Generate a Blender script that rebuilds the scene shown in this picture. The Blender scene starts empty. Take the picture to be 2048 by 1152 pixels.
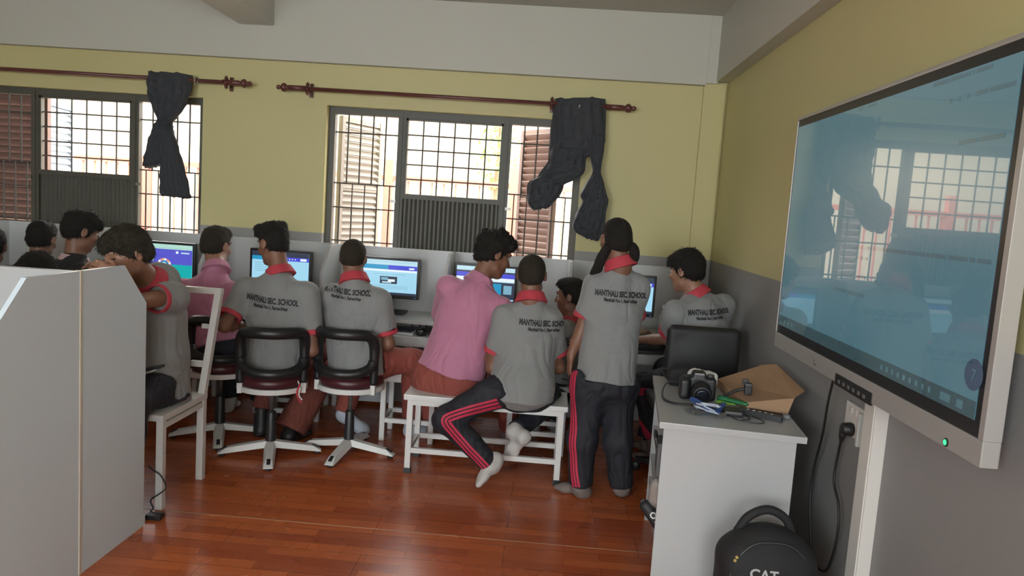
import bpy, bmesh, math, random
import numpy as np
from mathutils import Vector, Matrix
from mathutils.bvhtree import BVHTree

scene = bpy.context.scene
COL = scene.collection
random.seed(7)

# ------------------------------------------------------------------ camera
cam_data = bpy.data.cameras.new('view')
cam = bpy.data.objects.new('view', cam_data)
COL.objects.link(cam)
scene.camera = cam
cam_data.sensor_width = 36.0
cam_data.sensor_fit = 'HORIZONTAL'
cam_data.lens = 36.0 * 1472.2 / 2048.0
cam_data.clip_start = 0.05
cam_data.clip_end = 200
CAM_R = Vector((0.996357, 0.052825, 0.066946)); CAM_U = Vector((-0.072103, 0.102658, 0.992100)); CAM_F = Vector((-0.045535, 0.993313, -0.106093))
cam.matrix_world = Matrix(((CAM_R.x, CAM_U.x, -CAM_F.x, 0), (CAM_R.y, CAM_U.y, -CAM_F.y, 0),
                           (CAM_R.z, CAM_U.z, -CAM_F.z, 1.5), (0, 0, 0, 1)))

# ------------------------------------------------------------------ world, light, exposure
world = bpy.data.worlds.new('sky')
scene.world = world
world.use_nodes = True
wn = world.node_tree.nodes; wn.clear()
bg = wn.new('ShaderNodeBackground'); wo = wn.new('ShaderNodeOutputWorld')
bg.inputs['Color'].default_value = (1.0, 0.985, 0.96, 1)
bg.inputs['Strength'].default_value = 12.5
world.node_tree.links.new(bg.outputs[0], wo.inputs[0])
scene.view_settings.view_transform = 'Standard'
scene.view_settings.look = 'None'
scene.view_settings.gamma = 1.0
scene.view_settings.use_curve_mapping = False
scene.view_settings.exposure = 0.0
scene.cycles.use_denoising = True
scene.cycles.max_bounces = 8
scene.cycles.diffuse_bounces = 5

def area(name, loc, aim, sx, sy, power, col=(1, 1, 1)):
    l = bpy.data.lights.new(name, 'AREA')
    l.shape = 'RECTANGLE'; l.size = sx; l.size_y = sy; l.energy = power; l.color = col
    o = bpy.data.objects.new(name, l); COL.objects.link(o)
    o.location = loc
    o.rotation_euler = (Vector(aim) - Vector(loc)).to_track_quat('-Z', 'Y').to_euler()
    return o
# daylight coming in by the rear windows (behind the photographer) and by the far windows
area('daylight_rear', (-2.3, -2.58, 1.75), (-2.0, 3.0, 1.1), 1.9, 1.2, 92, (0.80, 0.93, 1.0))
area('daylight_rear', (0.25, -2.58, 1.75), (-0.2, 3.0, 1.1), 1.5, 1.2, 44, (0.80, 0.93, 1.0))

# ------------------------------------------------------------------ materials
MATS = {}
def mat(name, col, rough=0.6, metal=0.0, bump=0.0, bscale=200.0, vary=0.0, vscale=6.0, spec=0.5,
        emit=None, estr=0.0, coat=0.0, sheen=0.0, alpha=1.0, trans=0.0):
    if name in MATS: return MATS[name]
    m = bpy.data.materials.new(name); m.use_nodes = True
    nt = m.node_tree; b = nt.nodes['Principled BSDF']
    b.inputs['Base Color'].default_value = (*col, 1)
    b.inputs['Roughness'].default_value = rough
    b.inputs['Metallic'].default_value = metal
    b.inputs['Specular IOR Level'].default_value = spec
    if coat: b.inputs['Coat Weight'].default_value = coat; b.inputs['Coat Roughness'].default_value = 0.06
    if sheen: b.inputs['Sheen Weight'].default_value = sheen
    if trans: b.inputs['Transmission Weight'].default_value = trans
    if alpha < 1: b.inputs['Alpha'].default_value = alpha
    if emit: b.inputs['Emission Color'].default_value = (*emit, 1); b.inputs['Emission Strength'].default_value = estr
    tc = nt.nodes.new('ShaderNodeTexCoord')
    if bump:
        n = nt.nodes.new('ShaderNodeTexNoise'); n.inputs['Scale'].default_value = bscale; n.inputs['Detail'].default_value = 3
        bp = nt.nodes.new('ShaderNodeBump'); bp.inputs['Strength'].default_value = bump; bp.inputs['Distance'].default_value = 0.01
        nt.links.new(tc.outputs['Object'], n.inputs['Vector']); nt.links.new(n.outputs['Fac'], bp.inputs['Height'])
        nt.links.new(bp.outputs['Normal'], b.inputs['Normal'])
    if vary:
        n = nt.nodes.new('ShaderNodeTexNoise'); n.inputs['Scale'].default_value = vscale; n.inputs['Detail'].default_value = 4
        mx = nt.nodes.new('ShaderNodeMix'); mx.data_type = 'RGBA'
        mx.inputs['A'].default_value = (*[c * (1 - vary) for c in col], 1)
        mx.inputs['B'].default_value = (*[min(1, c * (1 + vary)) for c in col], 1)
        nt.links.new(tc.outputs['Object'], n.inputs['Vector']); nt.links.new(n.outputs['Fac'], mx.inputs['Factor'])
        nt.links.new(mx.outputs['Result'], b.inputs['Base Color'])
    MATS[name] = m
    return m

def emis(name, col, s, rough=0.25):
    return mat(name, (0.01, 0.01, 0.012), rough, emit=col, estr=s)

# ------------------------------------------------------------------ objects, parts, tags
OFF = {}
def thing(name, label, cat, loc=(0, 0, 0), rotz=0.0, group=None):
    o = bpy.data.objects.new(name, None); COL.objects.link(o)
    o.empty_display_size = 0.1
    o.location = loc; o.rotation_euler = (0, 0, rotz)
    tag(o, label, cat, group)
    OFF[o] = np.array(loc, float)
    return o
def tag(o, label=None, cat=None, group=None, kind=None):
    if label: o['label'] = label
    if cat: o['category'] = cat
    if group: o['group'] = group
    if kind: o['kind'] = kind
    return o
def mesh_obj(name, verts, faces, material, parent=None, smooth=True, mats=None, midx=None):
    verts = np.asarray(verts, float)
    off = OFF.get(parent, np.zeros(3)) if parent is not None else np.zeros(3)
    me = bpy.data.meshes.new(name)
    if isinstance(faces, np.ndarray) and faces.ndim == 2:
        v = (verts - off).astype(np.float32); nf, k = faces.shape
        me.vertices.add(len(v)); me.vertices.foreach_set('co', v.ravel())
        me.loops.add(nf * k); me.loops.foreach_set('vertex_index', faces.astype(np.int32).ravel())
        me.polygons.add(nf); me.polygons.foreach_set('loop_start', np.arange(0, nf * k, k, dtype=np.int32))
        me.update(calc_edges=True); me.validate()
    else:
        me.from_pydata([tuple(p) for p in (verts - off)], [], [tuple(f) for f in faces]); me.update()
    for m in (mats or [material]): me.materials.append(m)
    if midx is not None: me.polygons.foreach_set('material_index', np.asarray(midx, np.int32))
    if smooth: me.polygons.foreach_set('use_smooth', np.ones(len(me.polygons), bool))
    o = bpy.data.objects.new(name, me); COL.objects.link(o)
    if parent is not None: o.parent = parent
    OFF[o] = off
    return o
def dup(root, loc, rotz=0.0, label=None, scale=1.0):
    r = root.copy(); COL.objects.link(r); r.location = loc; r.rotation_euler = (0, 0, rotz); r.scale = (scale,) * 3
    if label: r['label'] = label
    for ch in list(root.children):
        c = ch.copy(); COL.objects.link(c); c.parent = r
        for g in list(ch.children):
            d = g.copy(); COL.objects.link(d); d.parent = c
    return r

class MB:
    """collects simple solids into one mesh"""
    def __init__(s): s.v = []; s.f = []; s.m = []; s.cur = 0
    def add(s, vs, fs):
        n = len(s.v); s.v += [tuple(v) for v in vs]; s.f += [tuple(i + n for i in f) for f in fs]; s.m += [s.cur] * len(fs)
        return s
    def box(s, lo, hi, bevel=0.0, rot=None, pivot=None, taper=None):
        lo = np.minimum(lo, hi).astype(float) if False else np.array(lo, float); hi = np.array(hi, float)
        lo, hi = np.minimum(lo, hi), np.maximum(lo, hi)
        bm = bmesh.new(); bmesh.ops.create_cube(bm, size=1.0)
        for v in bm.verts:
            v.co = Vector(((lo + hi) / 2 + np.array(v.co) * (hi - lo)))
        if bevel:
            bmesh.ops.bevel(bm, geom=list(bm.edges), offset=bevel, segments=2, affect='EDGES', profile=0.7)
        if rot is not None:
            c = Vector(pivot if pivot is not None else (lo + hi) / 2)
            for v in bm.verts: v.co = c + rot @ (v.co - c)
        bm.verts.index_update()
        s.add([v.co[:] for v in bm.verts], [[v.index for v in f.verts] for f in bm.faces]); bm.free(); return s
    def bar(s, a, b, w, h=None, up=(0, 0, 1)):
        """rectangular bar from a to b, w across, h along up"""
        h = h or w; a = Vector(a); b = Vector(b); d = (b - a).normalized(); u = Vector(up)
        if abs(d.dot(u)) > 0.95: u = Vector((0, 1, 0))
        r = d.cross(u).normalized(); u = r.cross(d).normalized()
        vs = [p + r * (sx * w / 2) + u * (sy * h / 2) for p in (a, b) for sx, sy in ((-1, -1), (1, -1), (1, 1), (-1, 1))]
        return s.add(vs, [(3, 2, 1, 0), (4, 5, 6, 7), (0, 1, 5, 4), (1, 2, 6, 5), (2, 3, 7, 6), (3, 0, 4, 7)])
    def tube(s, pts, r, n=10, closed=False, cap=True, flat=1.0, nrm=None):
        P = [Vector(p) for p in pts]; N = len(P); R = r if hasattr(r, '__len__') else [r] * N
        vs = []; fs = []; pu = Vector(nrm) if nrm is not None else None
        for i in range(N):
            if closed: d = P[(i + 1) % N] - P[i - 1]
            else: d = P[min(i + 1, N - 1)] - P[max(i - 1, 0)]
            d.normalize()
            if pu is None:
                pu = Vector((0, 0, 1)) if abs(d.z) < 0.9 else Vector((1, 0, 0))
            if nrm is not None: pu = Vector(nrm)
            rr = d.cross(pu)
            if rr.length < 1e-5: rr = d.cross(Vector((0.3, 0.8, 0.5)))
            rr.normalize(); u = rr.cross(d).normalized(); pu = u
            for k in range(n):
                a = 2 * math.pi * k / n
                vs.append(P[i] + rr * (math.cos(a) * R[i]) + u * (math.sin(a) * R[i] * flat))
        for i in range(N if closed else N - 1):
            j = (i + 1) % N
            for k in range(n):
                l = (k + 1) % n
                fs.append((i * n + k, i * n + l, j * n + l, j * n + k))
        if cap and not closed:
            fs.append(tuple(reversed(range(n)))); fs.append(tuple((N - 1) * n + k for k in range(n)))
        return s.add(vs, fs)
    def lathe(s, c, prof, n=32, axis=(0, 0, 1), capb=True):
        """prof: list of (radius, height) along axis"""
        ax = Vector(axis).normalized(); x = ax.orthogonal().normalized(); y = ax.cross(x); c = Vector(c)
        vs = []; fs = []
        for r, h in prof:
            for k in range(n):
                a = 2 * math.pi * k / n
                vs.append(c + ax * h + x * (r * math.cos(a)) + y * (r * math.sin(a)))
        for i in range(len(prof) - 1):
            for k in range(n):
                l = (k + 1) % n
                fs.append((i * n + k, i * n + l, (i + 1) * n + l, (i + 1) * n + k))
        if capb:
            fs.append(tuple(reversed(range(n)))); fs.append(tuple((len(prof) - 1) * n + k for k in range(n)))
        return s.add(vs, fs)
    def prism(s, poly, axis, lo, hi):
        """poly: 2D outline in the two other axes (in xyz order), extruded along axis between lo and hi"""
        n = len(poly); vs = []
        for t in (lo, hi):
            for p in poly:
                q = list(p); q.insert(axis, t); vs.append(q)
        fs = [tuple(range(n))[::-1], tuple(range(n, 2 * n))]
        for k in range(n):
            l = (k + 1) % n; fs.append((k, l, n + l, n + k))
        return s.add(vs, fs)
    def quad(s, a, b, c, d): return s.add([a, b, c, d], [(0, 1, 2, 3)])
    def build(s, name, material, parent=None, smooth=False, mats=None):
        o = mesh_obj(name, s.v, s.f, material, parent, smooth, mats, s.m if mats else None)
        bm = bmesh.new(); bm.from_mesh(o.data); bmesh.ops.recalc_face_normals(bm, faces=bm.faces); bm.to_mesh(o.data); bm.free()
        return o

def crv(pts, n=8):
    """Catmull-Rom through the points"""
    P = [np.array(p, float) for p in pts]; P = [2 * P[0] - P[1]] + P + [2 * P[-1] - P[-2]]; out = []
    for i in range(1, len(P) - 2):
        for k in range(n):
            t = k / n
            out.append(0.5 * ((2 * P[i]) + (-P[i - 1] + P[i + 1]) * t + (2 * P[i - 1] - 5 * P[i] + 4 * P[i + 1] - P[i + 2]) * t * t
                              + (-P[i - 1] + 3 * P[i] - 3 * P[i + 1] + P[i + 2]) * t ** 3))
    out.append(P[-2]); return out

# ------------------------------------------------------------------ organic shapes: blended distance field -> surface nets
def A(*p): return np.array(p if len(p) > 1 else p[0], float)
def unit(v): v = np.asarray(v, float); return v / (np.linalg.norm(v) + 1e-12)
def cap(a, b, ra, rb=None, flat=1.0, ax=None, k=0.02, cuts=(), op='add'):
    return dict(t='c', a=A(a), b=A(b), ra=ra, rb=ra if rb is None else rb, flat=flat, ax=None if ax is None else unit(ax), k=k, cuts=cuts, op=op)
def ell(c, rad, axes=None, k=0.02, cuts=(), op='add'):
    return dict(t='e', c=A(c), rad=A(rad), axes=np.eye(3) if axes is None else np.array(axes, float), k=k, cuts=cuts, op=op)
def rbox(c, half, r, axes=None, k=0.01, cuts=(), op='add'):
    return dict(t='b', c=A(c), rad=A(half), r=r, axes=np.eye(3) if axes is None else np.array(axes, float), k=k, cuts=cuts, op=op)
def ev(p, q):
    if q['t'] == 'c':
        ab = q['b'] - q['a']; L2 = ab @ ab + 1e-12
        w = p - q['a']; t = np.clip((w @ ab) / L2, 0, 1); w = w - t[:, None] * ab
        r = q['ra'] + (q['rb'] - q['ra']) * t
        if q['flat'] != 1.0:
            v = q['ax']; c = w @ v; w = w + np.outer(c / q['flat'] - c, v)
            d = (np.sqrt((w * w).sum(1)) - r) * (0.5 + 0.5 * min(1, q['flat']))
        else: d = np.sqrt((w * w).sum(1)) - r
    elif q['t'] == 'e':
        w = (p - q['c']) @ q['axes'].T / q['rad']; l = np.sqrt((w * w).sum(1)); l2 = np.sqrt(((w / q['rad']) ** 2).sum(1)) + 1e-9
        d = l * (l - 1) / l2
        d = np.maximum(d, -q['rad'].min())
    else:
        w = np.abs((p - q['c']) @ q['axes'].T) - (q['rad'] - q['r'])
        d = np.sqrt((np.maximum(w, 0) ** 2).sum(1)) + np.minimum(w.max(1), 0) - q['r']
    for c, n in q['cuts']:
        e = (p - A(c)) @ unit(n); ck = q.get('ck', 0)
        if ck: hh = np.maximum(ck - np.abs(d - e), 0) / ck; d = np.maximum(d, e) + hh * hh * ck * 0.25
        else: d = np.maximum(d, e)
    return d
def bound(q):
    if q['t'] == 'c':
        R = max(q['ra'], q['rb']) * max(1, q['flat'])
        return np.minimum(q['a'], q['b']) - R, np.maximum(q['a'], q['b']) + R
    e = np.abs(q['axes'].T) @ q['rad']
    return q['c'] - e, q['c'] + e
def field(prims, h=0.006, warp=None):
    add = [q for q in prims if q['op'] == 'add']
    lo = np.min([bound(q)[0] for q in add], 0) - 4 * h - 0.012; hi = np.max([bound(q)[1] for q in add], 0) + 4 * h + 0.012
    n = np.ceil((hi - lo) / h).astype(int) + 1
    V = np.full(n, 0.05, np.float32)
    X = [lo[i] + h * np.arange(n[i]) for i in range(3)]
    for q in prims:
        bl, bh = bound(q); pad = 0.05
        i0 = np.clip(np.floor((bl - pad - lo) / h).astype(int), 0, n); i1 = np.clip(np.ceil((bh + pad - lo) / h).astype(int) + 1, 0, n)
        if (i1 <= i0).any(): continue
        sl = tuple(slice(a, b) for a, b in zip(i0, i1))
        g = np.stack(np.meshgrid(*[X[i][sl[i]] for i in range(3)], indexing='ij'), -1).reshape(-1, 3)
        d = ev(g, q).reshape(V[sl].shape).astype(np.float32); k = q['k']
        if q['op'] == 'add':
            a = V[sl]; hh = np.maximum(k - np.abs(a - d), 0) / k
            V[sl] = np.minimum(a, d) - hh * hh * k * 0.25
        elif q['op'] == 'sub':
            a = V[sl]; d = -d; hh = np.maximum(k - np.abs(a - d), 0) / k
            V[sl] = np.maximum(a, d) + hh * hh * k * 0.25
        else:
            V[sl] = np.maximum(V[sl], d)
    if warp is not None:
        m = np.abs(V) < 0.03
        ii = np.argwhere(m); pts = lo + ii * h
        V[m] += warp(pts).astype(np.float32)
    return V, lo, h
def nets(V, lo, h):
    n = np.array(V.shape); S = V < 0
    c = np.zeros(n - 1, np.int8)
    for dx in (0, 1):
        for dy in (0, 1):
            for dz in (0, 1):
                c += S[dx:n[0] - 1 + dx, dy:n[1] - 1 + dy, dz:n[2] - 1 + dz]
    act = (c > 0) & (c < 8)
    ii = np.argwhere(act); idx = np.full(n - 1, -1, np.int64); idx[act] = np.arange(len(ii))
    acc = np.zeros((len(ii), 3)); cnt = np.zeros(len(ii))
    corners = [(a, b, d) for a in (0, 1) for b in (0, 1) for d in (0, 1)]
    for p in corners:
        for axis in range(3):
            if p[axis]: continue
            q = list(p); q[axis] = 1
            va = V[ii[:, 0] + p[0], ii[:, 1] + p[1], ii[:, 2] + p[2]]; vb = V[ii[:, 0] + q[0], ii[:, 1] + q[1], ii[:, 2] + q[2]]
            m = (va < 0) != (vb < 0)
            t = np.where(m, va / (va - vb + 1e-20 * (va == vb)), 0)
            pt = np.array(p, float)[None, :].repeat(len(ii), 0); pt[:, axis] += t
            acc += pt * m[:, None]; cnt += m
    verts = lo + h * (ii + acc / np.maximum(cnt, 1)[:, None])
    F = []
    for axis in range(3):
        u, v = [(1, 2), (2, 0), (0, 1)][axis]
        s0 = [slice(None)] * 3; s1 = [slice(None)] * 3
        s0[axis] = slice(0, n[axis] - 1); s1[axis] = slice(1, n[axis])
        a = S[tuple(s0)]; b = S[tuple(s1)]
        e = np.argwhere(a != b)
        e = e[(e[:, u] > 0) & (e[:, v] > 0) & (e[:, u] < n[u] - 1) & (e[:, v] < n[v] - 1)]
        if not len(e): continue
        fl = a[e[:, 0], e[:, 1], e[:, 2]]
        def at_(du, dv):
            w = e.copy(); w[:, u] += du; w[:, v] += dv; return idx[w[:, 0], w[:, 1], w[:, 2]]
        q = np.stack([at_(-1, -1), at_(0, -1), at_(0, 0), at_(-1, 0)], 1)
        q[~fl] = q[~fl][:, ::-1]
        F.append(q)
    F = np.concatenate(F); F = F[(F >= 0).all(1)]
    return verts, F
def organic(name, prims, material, parent=None, h=0.006, warp=None):
    V, lo, hh = field(prims, h, warp)
    v, f = nets(V, lo, hh)
    return mesh_obj(name, v, f, material, parent, True)
_rs = np.random.RandomState(3)
_DIR = _rs.normal(size=(24, 3)); _DIR /= np.linalg.norm(_DIR, axis=1)[:, None]; _PH = _rs.uniform(0, 6.28, 24)
def rumple(amp, freq, seed=0, stretch=(1, 1, 1)):
    def w(p):
        p = p * np.array(stretch); o = 0
        q = p + 0.03 * np.sin(p[:, [1, 2, 0]] * freq * 0.35 + seed)
        for i in range(7):
            j = (i + seed * 5) % 24
            o = o + np.sin(q @ _DIR[j] * freq * (0.7 + 0.25 * i) + _PH[j] + seed) / (1 + 0.35 * i)
        return amp * o / 3.0
    return w
def bvh_of(*objs):
    vs = []; fs = []
    for o in objs:
        off = OFF[o]; n = len(vs)
        vs += [tuple(np.array(v.co) + off) for v in o.data.vertices]; fs += [tuple(i + n for i in p.vertices) for p in o.data.polygons]
    return BVHTree.FromPolygons(vs, fs)
def text_mesh(body, size, align='CENTER', bold=0.0, spacing=1.0, xscale=1.0):
    cu = bpy.data.curves.new('lettering', 'FONT'); cu.body = body; cu.size = size; cu.align_x = align; cu.offset = bold; cu.space_character = spacing
    cu.resolution_u = 3
    o = bpy.data.objects.new('lettering', cu); COL.objects.link(o)
    dg = bpy.context.evaluated_depsgraph_get(); dg.update()
    me = bpy.data.meshes.new_from_object(o.evaluated_get(dg))
    v = [(p.co.x * xscale, p.co.y) for p in me.vertices]; f = [tuple(p.vertices) for p in me.polygons]
    bpy.data.objects.remove(o); bpy.data.curves.remove(cu); bpy.data.meshes.remove(me)
    return v, f
def text_flat(mb, body, size, o, right, up, align='CENTER', bold=0.0, xscale=1.0):
    v, f = text_mesh(body, size, align, bold, 1.0, xscale); o = A(o); r = A(right); u = A(up)
    mb.add([o + r * x + u * y for x, y in v], f)
def text_on(tree, rows, o, right, up, d, lift=0.0025):
    """project lettering rows [(body,size,dy)] along d on to a surface"""
    vs = []; fs = []; d = Vector(unit(d)); r = A(unit(right)); u = A(unit(up)); o = A(o)
    for body, size, dy, bold, xs in rows:
        v, f = text_mesh(body, size, 'CENTER', bold, 1.0, xs); n = len(vs); ok = []
        for x, y in v:
            s = Vector(o + r * x + u * (y + dy)); hit = tree.ray_cast(s, d, 0.6)
            ok.append(hit[0] is not None)
            vs.append(tuple((hit[0] if hit[0] is not None else s + d * 0.3) - d * lift))
        for p in f:
            if all(ok[i] for i in p):
                q = [Vector(vs[i + n]) for i in p]
                if max((a - b).length for a in q for b in q) < 0.05: fs.append(tuple(i + n for i in p))
    return vs, fs

# ================================================================== THE ROOM
XR, YB, ZC = 1.177, 5.40, 2.93          # right wall, far wall, ceiling
XL, YR = -7.0, -2.6
def nodes_of(m): return m.node_tree, m.node_tree.nodes['Principled BSDF']
def wall_paint():
    m = mat('wall_paint', (0.5, 0.46, 0.2), 0.55, bump=0.06, bscale=90)
    nt, b = nodes_of(m)
    tc = nt.nodes.new('ShaderNodeTexCoord'); sx = nt.nodes.new('ShaderNodeSeparateXYZ'); gt = nt.nodes.new('ShaderNodeMath'); gt.operation = 'GREATER_THAN'
    gt.inputs[1].default_value = 1.23
    mx = nt.nodes.new('ShaderNodeMix'); mx.data_type = 'RGBA'
    mx.inputs['A'].default_value = (0.255, 0.25, 0.245, 1); mx.inputs['B'].default_value = (0.535, 0.485, 0.235, 1)
    nz = nt.nodes.new('ShaderNodeTexNoise'); nz.inputs['Scale'].default_value = 1.3; nz.inputs['Detail'].default_value = 5
    hs = nt.nodes.new('ShaderNodeHueSaturation'); mr = nt.nodes.new('ShaderNodeMapRange')
    mr.inputs['To Min'].default_value = 0.94; mr.inputs['To Max'].default_value = 1.06
    L = nt.links.new
    L(tc.outputs['Object'], sx.inputs[0]); L(sx.outputs['Z'], gt.inputs[0]); L(gt.outputs[0], mx.inputs['Factor'])
    L(tc.outputs['Object'], nz.inputs['Vector']); L(nz.outputs['Fac'], mr.inputs['Value']); L(mr.outputs[0], hs.inputs['Value'])
    L(mx.outputs['Result'], hs.inputs['Color']); L(hs.outputs[0], b.inputs['Base Color'])
    return m
PAINT = wall_paint()
WHITEP = mat('beam_paint', (0.50, 0.495, 0.43), 0.6, bump=0.05, bscale=60, vary=0.04, vscale=2)
def floor_mat():
    m = mat('floor_laminate', (0.25, 0.06, 0.02), 0.24, spec=0.5); nt, b = nodes_of(m); L = nt.links.new
    tc = nt.nodes.new('ShaderNodeTexCoord'); mp = nt.nodes.new('ShaderNodeMapping')
    br = nt.nodes.new('ShaderNodeTexBrick'); br.inputs['Scale'].default_value = 1.0
    br.inputs['Brick Width'].default_value = 0.42; br.inputs['Row Height'].default_value = 0.066; br.inputs['Mortar Size'].default_value = 0.0006
    br.offset = 0.37; br.inputs['Bias'].default_value = -0.1
    br.inputs['Color1'].default_value = (0.50, 0.125, 0.036, 1); br.inputs['Color2'].default_value = (0.32, 0.066, 0.022, 1); br.inputs['Mortar'].default_value = (0.10, 0.02, 0.008, 1)
    br2 = nt.nodes.new('ShaderNodeTexBrick'); br2.inputs['Scale'].default_value = 1.0
    br2.inputs['Brick Width'].default_value = 1.2; br2.inputs['Row Height'].default_value = 0.198; br2.inputs['Mortar Size'].default_value = 0.0016
    br2.inputs['Color1'].default_value = (1, 1, 1, 1); br2.inputs['Color2'].default_value = (1, 1, 1, 1); br2.inputs['Mortar'].default_value = (0.45, 0.4, 0.4, 1)
    nz = nt.nodes.new('ShaderNodeTexNoise'); nz.inputs['Scale'].default_value = 5; nz.inputs['Detail'].default_value = 8; nz.inputs['Roughness'].default_value = 0.65
    mp2 = nt.nodes.new('ShaderNodeMapping'); mp2.inputs['Scale'].default_value = (1.2, 12, 1)
    mr = nt.nodes.new('ShaderNodeMapRange'); mr.inputs['To Min'].default_value = 0.72; mr.inputs['To Max'].default_value = 1.3
    mul = nt.nodes.new('ShaderNodeMix'); mul.data_type = 'RGBA'; mul.blend_type = 'MULTIPLY'; mul.inputs['Factor'].default_value = 1
    hs = nt.nodes.new('ShaderNodeHueSaturation')
    L(tc.outputs['Object'], mp.inputs[0]); mp.inputs['Location'].default_value = (0.1, 0.01, 0)
    L(mp.outputs[0], br.inputs['Vector']); L(mp.outputs[0], br2.inputs['Vector'])
    L(tc.outputs['Object'], mp2.inputs[0]); L(mp2.outputs[0], nz.inputs['Vector']); L(nz.outputs['Fac'], mr.inputs['Value'])
    L(br.outputs['Color'], mul.inputs['A']); L(br2.outputs['Color'], mul.inputs['B']); L(mul.outputs['Result'], hs.inputs['Color']); L(mr.outputs[0], hs.inputs['Value'])
    L(hs.outputs[0], b.inputs['Base Color'])
    rn = nt.nodes.new('ShaderNodeTexNoise'); rn.inputs['Scale'].default_value = 2.2; rn.inputs['Detail'].default_value = 6
    rr = nt.nodes.new('ShaderNodeMapRange'); rr.inputs['To Min'].default_value = 0.16; rr.inputs['To Max'].default_value = 0.36
    L(tc.outputs['Object'], rn.inputs['Vector']); L(rn.outputs['Fac'], rr.inputs['Value']); L(rr.outputs[0], b.inputs['Roughness'])
    bp = nt.nodes.new('ShaderNodeBump'); bp.inputs['Strength'].default_value = 0.05; bp.inputs['Distance'].default_value = 0.01
    L(nz.outputs['Fac'], bp.inputs['Height']); L(bp.outputs[0], b.inputs['Normal'])
    return m
def struct(name, mb, m): return tag(mb.build(name, m), kind='structure')

struct('floor', MB().box((XL, YR, -0.1), (XR + 0.25, YB + 0.25, 0)), floor_mat())
struct('trim_1', MB().box((XL, 3.212, 0.0), (XR, 3.2165, 0.0012)), mat('floor_joint', (0.42, 0.22, 0.12), 0.3))
struct('ceiling', MB().box((XL - 0.2, YR - 0.2, ZC), (XR + 0.25, YB + 0.25, ZC + 0.1)), WHITEP)
W1 = (-4.49, -2.61); W2 = (-1.685, 0.195); WZ = (1.0, 2.165)
b = MB()
b.box((XL, YB, 0), (XR + 0.25, YB + 0.25, WZ[0])).box((XL, YB, WZ[1]), (XR + 0.25, YB + 0.25, ZC))
for x0, x1 in ((XL, W1[0]), (W1[1], W2[0]), (W2[1], XR + 0.25)):
    b.box((x0, YB, WZ[0]), (x1, YB + 0.25, WZ[1]))
struct('wall_back', b, PAINT)
struct('wall_right', MB().box((XR, YR, 0), (XR + 0.25, YB, ZC)), PAINT)
struct('wall_left', MB().box((XL - 0.2, YR, 0), (XL, YB + 0.25, ZC)), PAINT)
b = MB(); y0, y1 = YR - 0.15, YR
b.box((XL, y0, 0), (XR + 0.25, y1, 1.1)).box((XL, y0, 2.35), (XR + 0.25, y1, ZC))
for x0, x1 in ((XL, -3.3), (-1.3, -0.55), (1.05, XR + 0.25)): b.box((x0, y0, 1.1), (x1, y1, 2.35))
struct('wall_front', b, PAINT)
# beams and corner column
struct('trim_2', MB().box((XL, 5.345, 2.455), (1.02, YB, ZC), 0.004), WHITEP)
struct('trim_3', MB().box((1.09, YR, 2.482), (XR, 5.36, ZC), 0.004), WHITEP)
struct('trim_4', MB().box((1.01, 5.352, 2.47), (1.10, YB, ZC), 0.003), WHITEP)
struct('trim_5', MB().box((1.012, 5.372, 0), (1.163, YB, 2.47), 0.003), PAINT)
struct('trim_6', MB().box((-2.33, YR, 2.69), (-2.075, 5.345, ZC), 0.008), mat('beam_paint_sunlit', (0.60, 0.595, 0.54), 0.55))  # same beam paint made brighter, sunlight put into the colour

# ------------------------------------------------------------------ windows
STEEL = mat('window_steel', (0.085, 0.082, 0.065), 0.5, vary=0.15, vscale=9)
BARM = mat('grille_steel', (0.10, 0.09, 0.08), 0.5)
LOUV = mat('louvre_brown', (0.20, 0.125, 0.105), 0.55, vary=0.1)
LOUVG = mat('louvre_grey', (0.26, 0.23, 0.19), 0.55)
SILL = mat('sill_paint', (0.6, 0.58, 0.5), 0.6)
YF = 5.50
def louvre(mb, o, dx, w, z0, z1, pitch=0.052, th=0.012):
    """louvred leaf: frame and tilted slats; o hinge point (x,y), dx unit direction in plan"""
    d = Vector((dx[0], dx[1], 0)).normalized(); n = Vector((-d.y, d.x, 0)); o = Vector((o[0], o[1], 0))
    up = Vector((0, 0, 1))
    for t in (0.02, w - 0.02): mb.bar(o + d * t + up * z0, o + d * t + up * z1, 0.035, 0.04, up=n)
    for z in (z0 + 0.02, (z0 + z1) / 2, z1 - 0.02): mb.bar(o + d * 0.02 + up * z, o + d * (w - 0.02) + up * z, 0.03, 0.04)
    z = z0 + 0.05
    while z < z1 - 0.05:
        mb.bar(o + d * 0.03 + up * z, o + d * (w - 0.03) + up * z, th, 0.058, up=(n * 0.62 + up * 0.79))
        z += pitch
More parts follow.
